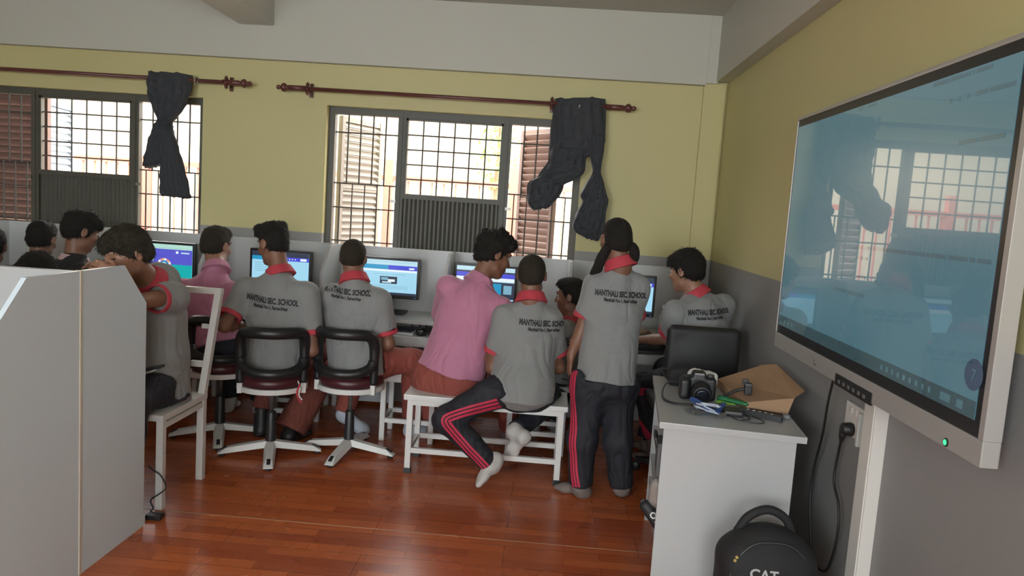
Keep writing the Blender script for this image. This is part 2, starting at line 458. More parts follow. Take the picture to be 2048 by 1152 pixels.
def window(idx, X, hinge):
    x0, x1 = X; z0, z1 = WZ
    r = bpy.data.objects.new('window_%d' % idx, None); COL.objects.link(r); r.location = ((x0 + x1) / 2, YF, z0); OFF[r] = A(r.location)
    tag(r, kind='structure')
    a, c = x0 + 0.545, x1 - 0.555          # mullion centres
    f = MB()
    f.box((x0, YF - 0.03, z1 - 0.05), (x1, YF + 0.03, z1)).box((x0, YF - 0.03, z0), (x1, YF + 0.03, z0 + 0.05))
    for xa, w in ((x0 + 0.02, 0.05), (x1 - 0.025, 0.055)): f.box((xa - w / 2, YF - 0.032, z0), (xa + w / 2, YF + 0.03, z1))
    for xa in (a, c):
        f.box((xa - 0.03, YF - 0.025, z0), (xa + 0.03, YF + 0.025, z1)).box((xa - 0.008, YF - 0.034, z0), (xa + 0.008, YF + 0.03, z1))
    f.box((a, YF - 0.028, 1.525), (c, YF + 0.02, 1.562)).box((a + 0.03, YF - 0.02, 1.562), (a + 0.045, YF + 0.02, z1 - 0.05)).box((c - 0.045, YF - 0.02, 1.562), (c - 0.03, YF + 0.02, z1 - 0.05))
    f.box((a + 0.03, YF - 0.02, z1 - 0.065), (c - 0.03, YF + 0.02, z1 - 0.05))
    f.build('window_frame', STEEL, r)
    g = MB(); R = 0.0062
    for k in range(1, 6): x = a + 0.04 + (c - a - 0.08) * k / 6; g.tube([(x, YF, 1.56), (x, YF, z1 - 0.05)], R, 6)
    for k in range(1, 5): z = 1.562 + (z1 - 0.06 - 1.562) * k / 5; g.tube([(a + 0.03, YF + 0.006, z), (c - 0.03, YF + 0.006, z)], R, 6)
    for xa, xb in ((x0 + 0.045, a - 0.03), (c + 0.03, x1 - 0.05)):
        n = 5
        for k in range(1, n): x = xa + (xb - xa) * k / n; g.tube([(x, YF, 1.61), (x, YF, z1 - 0.05)], R, 6)
        for k in range(n): x = xa + (xb - xa) * (k + 0.5) / n; g.tube([(x, YF, z0 + 0.05), (x, YF, 1.43)], R, 6)
        for z in (1.985, 1.61, 1.43, 1.18): g.tube([(xa, YF + 0.006, z), (xb, YF + 0.006, z)], R, 6)
        for k in range(0, n): x = xa + (xb - xa) * (k + 0.5) / n; g.tube([(x, YF, 1.43), (x, YF, 1.61)], R * .8, 6)
    g.build('grille', BARM, r)
    p = MB(); n = 22
    for k in range(n):
        xa = a + 0.03 + (c - a - 0.06) * k / n; w = (c - a - 0.06) / n
        p.prism([(xa, YF - 0.004), (xa + w * 0.3, YF - 0.014), (xa + w * 0.7, YF - 0.014), (xa + w, YF - 0.004), (xa + w, YF + 0.006), (xa, YF + 0.006)], 2, z0 + 0.05, 1.527)
    p.build('lower_panel', STEEL, r)
    for hx, hy, d, w, m in hinge:
        s = MB(); louvre(s, (hx, hy), d, w, z0 + 0.03, z1 - 0.04); s.build('shutter', m, r)
    s = MB(); s.box((x0 - 0.0, YB - 0.0, z0 - 0.03), (x1, YB + 0.25, z0 + 0.002)); s.build('window_sill', SILL, r)
    h = MB()
    for xa in (a - 0.04, c + 0.04): h.box((xa - 0.022, YF - 0.045, 1.49), (xa + 0.022, YF - 0.03, 1.51))
    h.build('latch', mat('latch_metal', (0.3, 0.29, 0.27), 0.4, 0.7), r)
    return r
window(2, W2, [(-1.655, 5.66, (0.42, 0.9), 0.50, LOUVG), (0.02, 5.60, (-0.62, 0.78), 0.46, LOUV)])
window(1, W1, [(-3.93, 5.62, (-1, 0.03), 0.50, LOUV), (-2.66, 5.58, (0.02, 1), 0.45, LOUVG), (-4.09, 5.78, (-0.2, 0.98), 0.50, mat('shutter_bluegrey', (0.30, 0.36, 0.42), 0.5))])
# windows of the front wall (behind the photographer)
for i, (x0, x1) in enumerate(((-3.3, -1.3), (-0.55, 1.05))):
    r = bpy.data.objects.new('window_%d' % (i + 3), None); COL.objects.link(r); r.location = ((x0 + x1) / 2, YR - 0.07, 1.1); OFF[r] = A(r.location); tag(r, kind='structure')
    f = MB()
    for z in (1.125, 2.325): f.bar((x0, YR - 0.07, z), (x1, YR - 0.07, z), 0.05)
    for k in range(4): x = x0 + 0.025 + (x1 - x0 - 0.05) * k / 3; f.bar((x, YR - 0.07, 1.1), (x, YR - 0.07, 2.35), 0.05)
    f.build('window_frame', STEEL, r)

# ------------------------------------------------------------------ outdoors
struct('trim_7', MB().box((-16, 5.7, 0.5), (14, 20, 0.6)), mat('yard_ground', (0.42, 0.38, 0.32), 0.9, vary=0.1))
t = thing('boundary_wall', 'pale plastered boundary wall across the yard behind the red railing', 'wall', (-1, 11.5, 0.6))
MB().box((-14, 11.4, 0.6), (12, 11.6, 3.3)).build('masonry', mat('yard_wall', (0.42, 0.37, 0.28), 0.9, vary=0.12, vscale=1.5), t)
MB().box((-14, 11.33, 3.3), (12, 11.67, 3.4)).build('coping', mat('yard_coping', (0.78, 0.72, 0.6), 0.9), t)
RED = mat('railing_red', (0.70, 0.22, 0.18), 0.5)
t = thing('railing', 'red painted steel railing outside the windows', 'railing', (-2, 7.2, 0.6))
b = MB(); b.box((-9, 7.18, 1.70), (4, 7.23, 1.75)).box((-9, 7.18, 0.78), (4, 7.23, 0.82)); b.build('rail', RED, t)
for x in (-8.6, -7.2, -5.9, -4.05, -2.9, -1.60, -0.38, 0.9, 2.3, 3.6):
    MB().box((x - 0.04, 7.16, 0.6), (x + 0.04, 7.24, 1.9 if x in (-1.60, -0.38) else 1.78)).build('post', RED, t)
b = MB()
for k in range(110): x = -8.9 + k * 0.117; b.box((x - 0.008, 7.197, 0.8), (x + 0.008, 7.213, 1.7))
b.build('pickets', RED, t)
t = thing('young_tree', 'small leafy green tree beyond the railing seen through the middle pane', 'tree', (-0.75, 9.6, 0.6))
MB().tube([(-0.75, 9.6, 0.6), (-0.74, 9.6, 1.8), (-0.73, 9.62, 2.6)], [0.04, 0.03, 0.012]).build('trunk', mat('bark', (0.2, 0.13, 0.08), 0.9), t)
b = MB(); rg = random.Random(4)
for k in range(420):
    a = rg.uniform(0, 6.28); q = rg.random() ** .5; z = rg.uniform(1.75, 2.75); rr = 0.30 * q * (1.15 - abs(z - 2.2) / .75)
    c = Vector((-0.73 + rr * math.cos(a), 9.6 + rr * math.sin(a), z)); s = rg.uniform(0.03, 0.055)
    d = Vector((rg.gauss(0, 1), rg.gauss(0, 1), rg.gauss(0, .6))).normalized() * s; e = d.orthogonal().normalized() * s * 0.45
    b.add([c - d, c - e, c + d, c + e], [(0, 1, 2, 3)])
b.build('foliage', mat('leaf_green', (0.22, 0.42, 0.08), 0.6), t)

# ------------------------------------------------------------------ curtain rods and curtains
ROD = mat('rod_wood', (0.115, 0.035, 0.028), 0.35, vary=0.2, vscale=20)
def rod(x0, x1, z, ends, brackets, label):
    t = thing('curtain_rod', label, 'curtain rod', ((x0 + x1) / 2, 5.3, z))
    MB().tube([(x0, 5.3, z), (x1, 5.3, z)], 0.014, 14).build('pole', ROD, t, True)
    for x, s in ends:
        MB().lathe((x, 5.3, z), [(0.019, -0.12), (0.019, 0.0), (0.014, 0.004), (0.014, 0.012), (0.026, 0.022), (0.032, 0.036), (0.026, 0.05), (0.013, 0.058), (0.012, 0.066), (0.018, 0.075), (0.012, 0.088), (0.001, 0.094)], 18, (s, 0, 0)).build('finial', ROD, t, True)
    for x in brackets:
        b = MB(); b.tube([(x - 0.008, 5.3, z), (x + 0.008, 5.3, z)], 0.021, 14); b.box((x - 0.008, 5.28, z - 0.008), (x + 0.008, 5.4, z + 0.008)).box((x - 0.012, 5.385, z - 0.05), (x + 0.012, 5.4, z + 0.05), 0.003)
        b.lathe((x, 5.3, z + 0.02), [(0.012, 0), (0.014, 0.012), (0.002, 0.028)], 10).lathe((x, 5.3, z - 0.02), [(0.012, 0), (0.014, 0.012), (0.002, 0.028)], 10, (0, 0, -1))
        b.build('bracket', ROD, t, True)
    return t
rod(-5.6, -2.30, 2.268, [(-2.30, 1)], [-2.395, -4.9], 'dark red wooden curtain rod over the left window')
rod(-1.935, 0.45, 2.258, [(-1.935, -1), (0.45, 1)], [-1.80, -0.05], 'dark red wooden curtain rod over the right window')

CURT = mat('curtain_navy', (0.032, 0.035, 0.041), 0.75, bump=0.15, bscale=500, sheen=0.1)
def drape(rows, depth=0.045):
    """rows: (left px point, right px point) pairs on the hanging plane -> flattened capsules"""
    pr = []
    for (l0, r0), (l1, r1) in zip(rows, rows[1:]):
        l0, r0, l1, r1 = A(l0), A(r0), A(l1), A(r1); c0 = (l0 + r0) / 2; c1 = (l1 + r1) / 2
        w0 = abs(r0[0] - l0[0]) / 2; w1 = abs(r1[0] - l1[0]) / 2
        pr.append(dict(t='d', a=c0, b=c1, ra=w0, rb=w1, k=0.02))
    return pr
def curtain(name, lobes, label, rings, tie=None, fold=0.011):
    """each lobe is a stack of outline rows; builds a folded sheet with real thickness"""
    t = thing(name, label, 'curtain', tuple((A(lobes[0][0][0]) + A(lobes[0][0][1])) / 2))
    V = []; F = []; 
    for li, rows in enumerate(lobes):
        L = crv([r[0] for r in rows], 6); R = crv([r[1] for r in rows], 6); n = len(L); m = 40; base = len(V)
        W0 = max(np.linalg.norm(A(b) - A(a)) for a, b in zip(L, R))
        for i in range(n):
            l, r = A(L[i]), A(R[i]); w = np.linalg.norm(r - l); th = 0.028 + 0.25 * max(0, (W0 - w)) * 0.22 + 0.012
            amp = fold * (0.5 + 0.9 * w / W0)
            for k in range(m):
                a = 2 * math.pi * k / m; u = 0.5 - 0.5 * math.cos(a); p = l + (r - l) * u
                s = math.sin(a); ph = 2 * math.pi * (u * 5.3 + 0.18 * math.sin(i * 0.33 + li)) + li
                y = s * th * (0.9 if abs(s) > 0 else 1) + amp * math.sin(ph) * (1 if s < 0 else 0.6) * min(1, abs(s) * 1.6)
                y += 0.006 * math.sin(i * 0.9 + 7 * u + li) + 0.004 * math.sin(i * 1.7 - 11 * u)
                V.append((p[0], p[1] + y, p[2] + 0.006 * math.sin(u * 19 + li) * (1 if i in (0, n - 1) else 0.3)))
        for i in range(n - 1):
            for k in range(m):
                q = (k + 1) % m; F.append((base + i * m + k, base + i * m + q, base + (i + 1) * m + q, base + (i + 1) * m + k))
        F.append(tuple(base + k for k in reversed(range(m)))); F.append(tuple(base + (n - 1) * m + k for k in range(m)))
    o = mesh_obj('cloth', V, F, CURT, t, True)
    bm = bmesh.new(); bm.from_mesh(o.data); bmesh.ops.recalc_face_normals(bm, faces=bm.faces); bm.to_mesh(o.data); bm.free()
    for x, y, z, ax in rings:
        b = MB(); b.tube([(x + 0.022 * math.sin(k * math.pi / 10) * 0.25, y + 0.024 * math.cos(k * math.pi / 10), z + 0.024 * math.sin(k * math.pi / 10)) for k in range(20)], 0.005, 8, closed=True, nrm=(1, 0, 0))
        b.build('eyelet', mat('eyelet_metal', (0.45, 0.42, 0.4), 0.3, 0.8), t, True)
    return t
def rw(l, r, ys, y): return None
curtain('curtain', [
    [((-2.973, 5.300, 2.311), (-2.647, 5.300, 2.305)), ((-2.983, 5.300, 2.233), (-2.646, 5.300, 2.235)), ((-2.970, 5.300, 2.138), (-2.670, 5.300, 2.141)), ((-2.932, 5.300, 2.047), (-2.712, 5.300, 2.046)), ((-2.899, 5.310, 1.972), (-2.790, 5.310, 1.968)), ((-2.894, 5.310, 1.937), (-2.790, 5.310, 1.932))],
    [((-2.899, 5.310, 1.972), (-2.794, 5.310, 1.968)), ((-2.937, 5.300, 1.904), (-2.776, 5.300, 1.893)), ((-2.969, 5.300, 1.805), (-2.779, 5.300, 1.817)), ((-2.994, 5.300, 1.695), (-2.807, 5.300, 1.718)), ((-3.000, 5.300, 1.641), (-2.843, 5.300, 1.658)), ((-2.978, 5.300, 1.617), (-2.880, 5.300, 1.645))],
    [((-2.854, 5.270, 1.906), (-2.764, 5.270, 1.897)), ((-2.839, 5.260, 1.820), (-2.728, 5.260, 1.806)), ((-2.844, 5.260, 1.684), (-2.685, 5.260, 1.687)), ((-2.850, 5.260, 1.558), (-2.645, 5.260, 1.560)), ((-2.852, 5.260, 1.453), (-2.621, 5.260, 1.454)), ((-2.840, 5.260, 1.432), (-2.612, 5.260, 1.418))],
], 'dark knotted curtain hanging before the left window, its tail spread and catching light', [(-2.60, 5.268, 2.262, 0)])
curtain('curtain', [
    [((-0.030, 5.300, 2.291), (0.323, 5.300, 2.315)), ((-0.038, 5.300, 2.197), (0.334, 5.300, 2.219)), ((-0.046, 5.300, 2.068), (0.340, 5.300, 2.091)), ((-0.042, 5.300, 1.970), (0.338, 5.300, 1.994)), ((-0.040, 5.300, 1.883), (0.260, 5.300, 1.912))],
    [((-0.034, 5.290, 1.952), (0.235, 5.290, 1.952)), ((-0.048, 5.280, 1.856), (0.219, 5.280, 1.873)), ((-0.092, 5.270, 1.783), (0.211, 5.270, 1.788)), ((-0.124, 5.260, 1.724), (0.151, 5.260, 1.735)), ((-0.149, 5.260, 1.680), (0.090, 5.260, 1.703)), ((-0.108, 5.260, 1.655), (0.050, 5.260, 1.672))],
    [((-0.117, 5.250, 1.731), (0.052, 5.250, 1.735)), ((-0.177, 5.240, 1.692), (0.076, 5.240, 1.701)), ((-0.179, 5.240, 1.614), (0.060, 5.240, 1.630)), ((-0.167, 5.240, 1.545), (0.015, 5.240, 1.567)), ((-0.136, 5.240, 1.504), (-0.017, 5.240, 1.527))],
    [((0.213, 5.290, 2.055), (0.341, 5.290, 2.069)), ((0.236, 5.280, 1.933), (0.339, 5.280, 1.957)), ((0.260, 5.280, 1.848), (0.330, 5.280, 1.852)), ((0.268, 5.280, 1.792), (0.331, 5.280, 1.796)), ((0.231, 5.270, 1.719), (0.357, 5.270, 1.727)), ((0.195, 5.270, 1.633), (0.381, 5.270, 1.652)), ((0.213, 5.270, 1.584), (0.399, 5.270, 1.604)), ((0.170, 5.270, 1.490), (0.388, 5.270, 1.518)), ((0.155, 5.270, 1.418), (0.387, 5.270, 1.441)), ((0.180, 5.270, 1.370), (0.371, 5.270, 1.376)), ((0.261, 5.270, 1.332), (0.351, 5.270, 1.317))],
], 'navy curtain bunched over the right end of its rod, two knotted tails', [(0.145, 5.275, 2.25, 0)], fold=0.014)

# ------------------------------------------------------------------ interactive panel on the right wall
SILV = mat('panel_silver', (0.40, 0.39, 0.37), 0.35, 0.25, bump=0.02, bscale=300)
BLKP = mat('panel_black', (0.012, 0.013, 0.014), 0.35)
t = thing('interactive_panel', 'large wall-mounted touch screen in a silver frame showing a web page', 'screen', (1.12, 2.61, 0.954))
py0, py1, pz0, pz1, px = 1.785, 3.438, 0.954, 1.995, 1.077
b = MB()
b.box((px, py0, pz0), (px + 0.045, py1, pz0 + 0.066), 0.004).box((px, py0, pz1 - 0.014), (px + 0.045, py1, pz1), 0.003)
b.box((px, py0, pz0 + 0.066), (px + 0.045, py0 + 0.022, pz1 - 0.014), 0.002).box((px, py1 - 0.008, pz0 + 0.066), (px + 0.045, py1, pz1 - 0.014), 0.002)
b.build('frame', SILV, t)
MB().box((px + 0.004, py0 + 0.02, pz0 + 0.06), (px + 0.04, py1 - 0.006, pz1 - 0.012)).build('bezel', BLKP, t)
MB().box((px + 0.04, py0 + 0.1, pz0 + 0.1), (px + 0.075, py1 - 0.1, pz1 - 0.1)).build('back_housing', BLKP, t)
for y in (2.1, 3.1): MB().box((px + 0.07, y - 0.03, 1.15), (XR, y + 0.03, 1.8)).build('wall_mount', BLKP, t)
SCR = [emis('panel_page', (0.075, 0.175, 0.215), 0.85, 0.10), emis('panel_taskbar', (0.028, 0.062, 0.07), 1.0, 0.10), emis('panel_text', (0.05, 0.105, 0.125), 1.0, 0.10), emis('panel_badge', (0.028, 0.052, 0.085), 1.0, 0.10), emis('panel_icon', (0.06, 0.13, 0.15), 1.0, 0.10), emis('panel_header', (0.078, 0.18, 0.218), 0.85, 0.1)]
for m in SCR:
    pb = m.node_tree.nodes['Principled BSDF']; pb.inputs['Coat Weight'].default_value = 0.8; pb.inputs['Coat Roughness'].default_value = 0.015
    pb.inputs['Roughness'].default_value = 0.24; pb.inputs['Specular IOR Level'].default_value = 0.6
b = MB(); sx = px + 0.002
def uiq(m, ya, yb, za, zb, l=0.0004):
    b.cur = m; x = sx - l; b.add([(x, ya, za), (x, yb, za), (x, yb, zb), (x, ya, zb)], [(0, 1, 2, 3)])
b.cur = 0; b.box((sx, py0 + 0.05, pz0 + 0.105), (sx + 0.004, py1 - 0.022, pz1 - 0.045))
yl, yr, zb, zt = py1 - 0.022, py0 + 0.05, pz0 + 0.105, pz1 - 0.045       # y falls from left to right on the screen
uiq(1, yl, yr, zb, zb + 0.046)
uiq(5, yl, yr, zt - 0.10, zt)
for k in range(9): y = 2.36 - k * 0.037; uiq(4 if k != 4 else 5, y, y - 0.014, zb + 0.015, zb + 0.031, 0.0008)
for k in range(3): y = yl - 0.08 - k * 0.05; uiq(4, y, y - 0.018, zb + 0.014, zb + 0.03, 0.0008)
for y, w in ((2.0, 0.05), (1.92, 0.03)): uiq(4, y, y - w, zb + 0.012, zb + 0.034, 0.0008)
def words(p, right, size, body, m=2):
    y = p[1]
    for n in body:
        uiq(m, y, y - n * size * 0.5, p[2], p[2] + size * 0.5, 0.0009); y -= (n + 0.7) * size * 0.5
words((1.077, 2.244, 1.932), 0, 0.024, (7, 8, 1, 6))
words((1.077, 2.143, 1.872), 0, 0.026, (1, 0.1, 0.1, 1, 0.1, 0.1, 1, 0.1, 0.1, 4, 8))
words((1.077, 2.071, 1.752), 0, 0.022, (8, 10))
words((1.077, 2.770, 1.935), 0, 0.02, (4, 0.1, 0.1, 0.1, 0.1, 7))
words((1.077, 2.648, 1.444), 0, 0.024, (8, 3, 9, 8, 5, 3, 9, 8, 2, 5))
words((1.077, 2.638, 1.408), 0, 0.022, (4, 3)); words((1.077, 2.620, 1.342), 0, 0.022, (6,))
words((1.077, 2.802, 1.281), 0, 0.024, (4, 4, 12))
uiq(2, yl - 0.005, yl - 0.05, zb + 0.06, zb + 0.13, 0.0006)
c = A((1.077, 1.861, 1.168)); b.cur = 3
b.add([(sx - 0.0008, c[1] + 0.040 * math.cos(a), c[2] + 0.040 * math.sin(a)) for a in [2 * math.pi * k / 40 for k in range(40)]], [tuple(range(40))])
b.cur = 4; text_flat(b, '7', 0.042, (sx - 0.0014, c[1], c[2] - 0.015), (0, -1, 0), (0, 0, 1))
b.build('display', SCR[0], t, mats=SCR)
# port strip, power lamp, maker's mark
p0 = A((1.077, 2.693, 0.976)); p1 = A((1.077, 2.389, 0.974))
ys, ye, zz = p0[1], p1[1], pz0 + 0.018
b = MB(); b.box((px - 0.003, ye, zz - 0.026), (px + 0.004, ys, zz + 0.016), 0.002); b.build('port_panel', BLKP, t)
for k in range(6):
    y = ys - 0.03 - k * (ys - ye - 0.05) / 6; MB().box((px - 0.0045, y - 0.016, zz - 0.014), (px - 0.002, y, zz - 0.002)).build('port', mat('port_metal', (0.35, 0.35, 0.36), 0.3, 0.8), t)
c = A((1.077, 1.939, 0.969))
b = MB(); b.lathe((px + 0.001, c[1], c[2]), [(0.012, 0), (0.012, 0.003), (0.009, 0.004)], 20, (-1, 0, 0)); q = b.build('power_button', mat('button_dark', (0.02, 0.02, 0.02), 0.3), t)
MB().lathe((px - 0.0028, c[1], c[2]), [(0.008, 0), (0.006, 0.002)], 16, (-1, 0, 0)).build('power_light', emis('led_green', (0.05, 0.9, 0.3), 1.6), q)
c = A((1.077, 2.909, 0.980)); b = MB(); b.box((px - 0.001, c[1] + 0.008, c[2] - 0.008), (px + 0.001, c[1] + 0.011, c[2] + 0.012)).box((px - 0.001, c[1] - 0.014, c[2] - 0.008), (px + 0.001, c[1] + 0.008, c[2] - 0.004)); b.build('maker_mark', mat('mark_grey', (0.08, 0.08, 0.085), 0.4), t)

# socket, plug, cords, conduit
t = thing('wall_socket', 'white wall socket below the wall screen with one plug in it', 'socket', (XR, 2.70, 0.81))
MB().box((XR - 0.014, 2.612, 0.752), (XR, 2.782, 0.872), 0.004).build('face_plate', mat('socket_white', (0.68, 0.66, 0.62), 0.35), t)
MB().box((XR - 0.04, 2.60, 0.745), (XR - 0.0, 2.615, 0.865), 0.003).build('back_box', mat('box_grey', (0.5, 0.5, 0.47), 0.4), t)
b = MB()
for y in (2.735, 2.695, 2.655): b.box((XR - 0.018, y - 0.012, 0.835), (XR - 0.013, y + 0.012, 0.858), 0.001)
b.build('switch', mat('socket_switch', (0.6, 0.58, 0.55), 0.3), t)
CORD = mat('cord_black', (0.012, 0.012, 0.012), 0.5)
t = thing('power_cord', 'black power cord looping from the wall socket up to the wall screen', 'cord', (XR - 0.03, 2.8, 0.4))
p = A((1.140, 2.705, 0.779))
b = MB(); b.lathe((XR - 0.014, p[1], p[2]), [(0.024, 0), (0.026, 0.008), (0.022, 0.036), (0.014, 0.042)], 18, (-1, 0, 0)); b.tube([(1.135, p[1], p[2]), (1.132, p[1] + 0.008, p[2] - 0.03), (1.132, p[1] + 0.012, p[2] - 0.055)], [0.018, 0.012, 0.006], 12)
b.build('plug', CORD, t, True)
w = [(1.132, p[1] + 0.012, p[2] - 0.05), (1.140, 2.745, 0.686), (1.140, 2.758, 0.565), (1.140, 2.693, 0.493), (1.140, 2.672, 0.406), (1.140, 2.695, 0.288), (1.140, 2.742, 0.211), (1.140, 2.832, 0.190), (1.140, 2.906, 0.248), (1.140, 2.966, 0.402), (1.140, 2.963, 0.540), (1.120, 2.864, 0.706), (1.100, 2.798, 0.842), (1.090, 2.745, 0.954)]
MB().tube(crv(w, 8), 0.0048, 10).build('cable', CORD, t, True)
t = thing('cable_trunking', 'pale plastic cable trunking running down the wall under the screen', 'trunking', (XR, 2.5, 0))
MB().box((XR - 0.045, 2.47, 0), (XR, 2.555, 0.954), 0.003).build('channel', mat('trunking_white', (0.62, 0.60, 0.56), 0.4), t)
MB().box((XR - 0.049, 2.476, 0), (XR - 0.044, 2.549, 0.954), 0.002).build('lid', mat('trunking_lid', (0.66, 0.645, 0.6), 0.35), t)

# ================================================================== FURNITURE
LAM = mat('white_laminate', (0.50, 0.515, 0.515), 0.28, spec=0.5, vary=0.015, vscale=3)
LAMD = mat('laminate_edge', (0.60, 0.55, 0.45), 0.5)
LAMF = mat('laminate_lightened', (0.66, 0.77, 0.84), 0.28, vary=0.015, vscale=3)  # same white laminate, lightened and cooled in place of light on these panels
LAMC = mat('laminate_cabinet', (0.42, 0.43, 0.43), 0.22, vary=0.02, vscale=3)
WMET = mat('white_steel', (0.66, 0.66, 0.645), 0.35)
PANEL = mat('modesty_panel', (0.62, 0.66, 0.69), 0.4)
def carrel():
    t = thing('computer_carrel', '', 'desk', (0, 0, 0), 0, 'white study carrels along the window wall')
    b = MB().box((0, 0.45, 0.45), (0.83, 0.466, 1.17), 0.001); b.build('back_panel', LAM, t)
    b = MB(); b.prism([(0.45, 0.55), (0.02, 0.55), (0.02, 0.99), (0.19, 1.17), (0.45, 1.17)], 0, -0.009, 0.009); b.build('side_panel', LAM, t)
    MB().box((0.010, 0.0, 0.698), (0.82, 0.449, 0.722), 0.002).build('desktop', LAM, t)
    b = MB(); b.box((0.06, -0.115, 0.618), (0.77, 0.30, 0.632), 0.001).box((0.06, -0.13, 0.572), (0.77, -0.113, 0.634), 0.002); q = b.build('keyboard_tray', LAM, t)
    for x in (0.035, 0.795):
        b = MB(); b.box((x - 0.012, -0.08, 0.60), (x + 0.012, 0.4, 0.64)).box((x - 0.012, 0.1, 0.64), (x + 0.012, 0.14, 0.698)).box((x - 0.012, 0.34, 0.64), (x + 0.012, 0.38, 0.698))
        b.build('runner', WMET, q)
    MB().box((0.012, 0.43, 0.03), (0.45, 0.446, 0.46), 0.001).build('modesty_panel', PANEL, t)
    for x, y in ((0.03, 0.36), (0.80, 0.36), (0.80, 0.06)):
        MB().box((x - 0.015, y - 0.015, 0), (x + 0.015, y + 0.015, 0.698)).build('leg', WMET, t)
    return t
CX = [-4.82, -3.99, -3.16, -2.33, -1.50, -0.67, 0.16]
CL = ['white study carrel at the far left end of the window row', 'white study carrel second from the far left end of the window row', 'white study carrel whose monitor shows a wheel of colours', 'white study carrel in front of the tall student with the flat-top hair', 'white study carrel with a keyboard and mouse on its pulled-out tray', 'white study carrel in front of the curly-haired student in pink', 'white study carrel in the corner with crumpled wrapping on its desktop']
c0 = carrel(); c0.location = (CX[0], 4.80, 0); c0['label'] = CL[0]
carrels = [c0] + [dup(c0, (x, 4.80, 0), 0, CL[i + 1]) for i, x in enumerate(CX[1:])]
t = thing('end_panel', 'white laminate end panel closing the window row beside the corner', 'panel', (0.995, 5.0, 0))
b = MB(); b.prism([(5.25, 0.55), (4.82, 0.55), (4.82, 0.99), (4.99, 1.17), (5.25, 1.17)], 0, 0.993, 1.009).box((0.993, 4.83, 0), (1.009, 4.87, 0.55)).box((0.993, 5.2, 0), (1.009, 5.25, 0.55)); b.build('board', LAM, t)

# foreground double row (back to back), seen from its end
def fore(sign, label):
    t = thing('computer_carrel', label, 'desk', (-3.1, 2.6, 0), 0, None)
    Y = lambda v: 2.6 + sign * v
    for x, nm in ((-1.718, 'end_panel'), (-2.55, 'side_panel'), (-3.38, 'side_panel'), (-4.21, 'side_panel')):
        z0 = 0.0 if nm == 'end_panel' else 0.55
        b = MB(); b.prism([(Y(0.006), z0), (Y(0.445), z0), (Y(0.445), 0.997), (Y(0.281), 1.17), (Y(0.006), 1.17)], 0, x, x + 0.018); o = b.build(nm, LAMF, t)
    MB().box((-4.21, Y(0.004), 0.06), (-1.71, Y(0.016), 1.168), 0.001).build('back_panel', LAMC, t)  # darker copy of the laminate, offsets the rear light on this panel
    MB().box((-4.2, Y(0.02), 0.698), (-1.725, Y(0.44), 0.722), 0.002).build('desktop', LAM, t)
    for x in (-4.14, -3.31, -2.48):
        b = MB(); b.box((x, Y(0.15), 0.585), (x + 0.70, Y(0.565), 0.600), 0.001).box((x, Y(0.563), 0.585), (x + 0.70, Y(0.58), 0.642), 0.002); b.build('keyboard_tray', LAM, t)
    for x in (-4.18, -3.37, -2.54):
        for v in (0.08, 0.40): MB().box((x, Y(v) - 0.015, 0), (x + 0.03, Y(v) + 0.015, 0.698)).build('leg', WMET, t)
    return t
fore(1, 'far half of the white double-row carrel at left, clipped panel beside the steel chair')
near = fore(-1, 'white double-row carrel at left, its near half, cut by the left edge of the photo')
MB().box((-1.7185, 2.594, 0.0), (-1.696, 2.606, 1.172), 0.001).build('edge_band', mat('edge_band_cream', (0.62, 0.56, 0.47), 0.5), near)

# monitors --------------------------------------------------------
BLK = mat('black_plastic', (0.018, 0.018, 0.02), 0.4)
def monitor(x, y, z, screen, label, rot=0.0):
    t = thing('monitor', label, 'monitor', (x, y, z), rot, 'monitors on the carrels by the window')
    W, H = 0.44, 0.285; cz = 0.245
    def part(n, mb, m, p=None, **k):
        s = OFF[t]; mb.v = [tuple(A(v) + s) for v in mb.v]; return mb.build(n, m, p or t, **k)
    b = MB(); b.box((-W / 2, 0, cz - H / 2), (W / 2, 0.035, cz + H / 2), 0.005); b.box((-0.14, 0.03, cz - 0.09), (0.14, 0.055, cz + 0.09), 0.008); part('casing', b, BLK)
    b = MB(); b.box((-0.03, 0.05, 0.01), (0.03, 0.07, cz)); b.box((-0.02, 0.04, cz - 0.05), (0.02, 0.06, cz + 0.05)); part('stand', b, BLK)
    b = MB(); b.box((-0.13, -0.07, 0), (0.13, 0.12, 0.012), 0.004); part('base', b, BLK)
    b = MB(); w = W / 2 - 0.018; h0 = cz - H / 2 + 0.026; h1 = cz + H / 2 - 0.018
    b.cur = 0; b.box((-w, -0.002, h0), (w, 0.004, h1))
    def q(m, u0, u1, v0, v1, l=0.0005):
        X = lambda u: -w + 2 * w * u; Z = lambda v: h1 - (h1 - h0) * v; b.cur = m
        b.add([(X(u0), -0.002 - l, Z(v1)), (X(u1), -0.002 - l, Z(v1)), (X(u1), -0.002 - l, Z(v0)), (X(u0), -0.002 - l, Z(v0))], [(0, 1, 2, 3)])
    def cir(m, u, v, r, l=0.001, n=20):
        b.cur = m; cx = -w + 2 * w * u; c = h1 - (h1 - h0) * v
        b.add([(cx + r * math.cos(2 * math.pi * k / n), -0.002 - l, c + r * math.sin(2 * math.pi * k / n)) for k in range(n)], [tuple(range(n))])
    def word(m, u, v, s, body):
        b.cur = m; text_flat(b, body, s, (-w + 2 * w * u, -0.0035, h1 - (h1 - h0) * v), (1, 0, 0), (0, 0, 1), 'LEFT')
    screen(q, cir, word)
    part('screen', b, SM[0], mats=SM)
    b = MB(); b.cur = 0; b.box((w - 0.01, -0.0015, cz - H / 2 + 0.009), (w - 0.004, 0.001, cz - H / 2 + 0.013)); part('power_light', b, emis('led_blue', (0.1, 0.3, 1), 1.0))
    return t
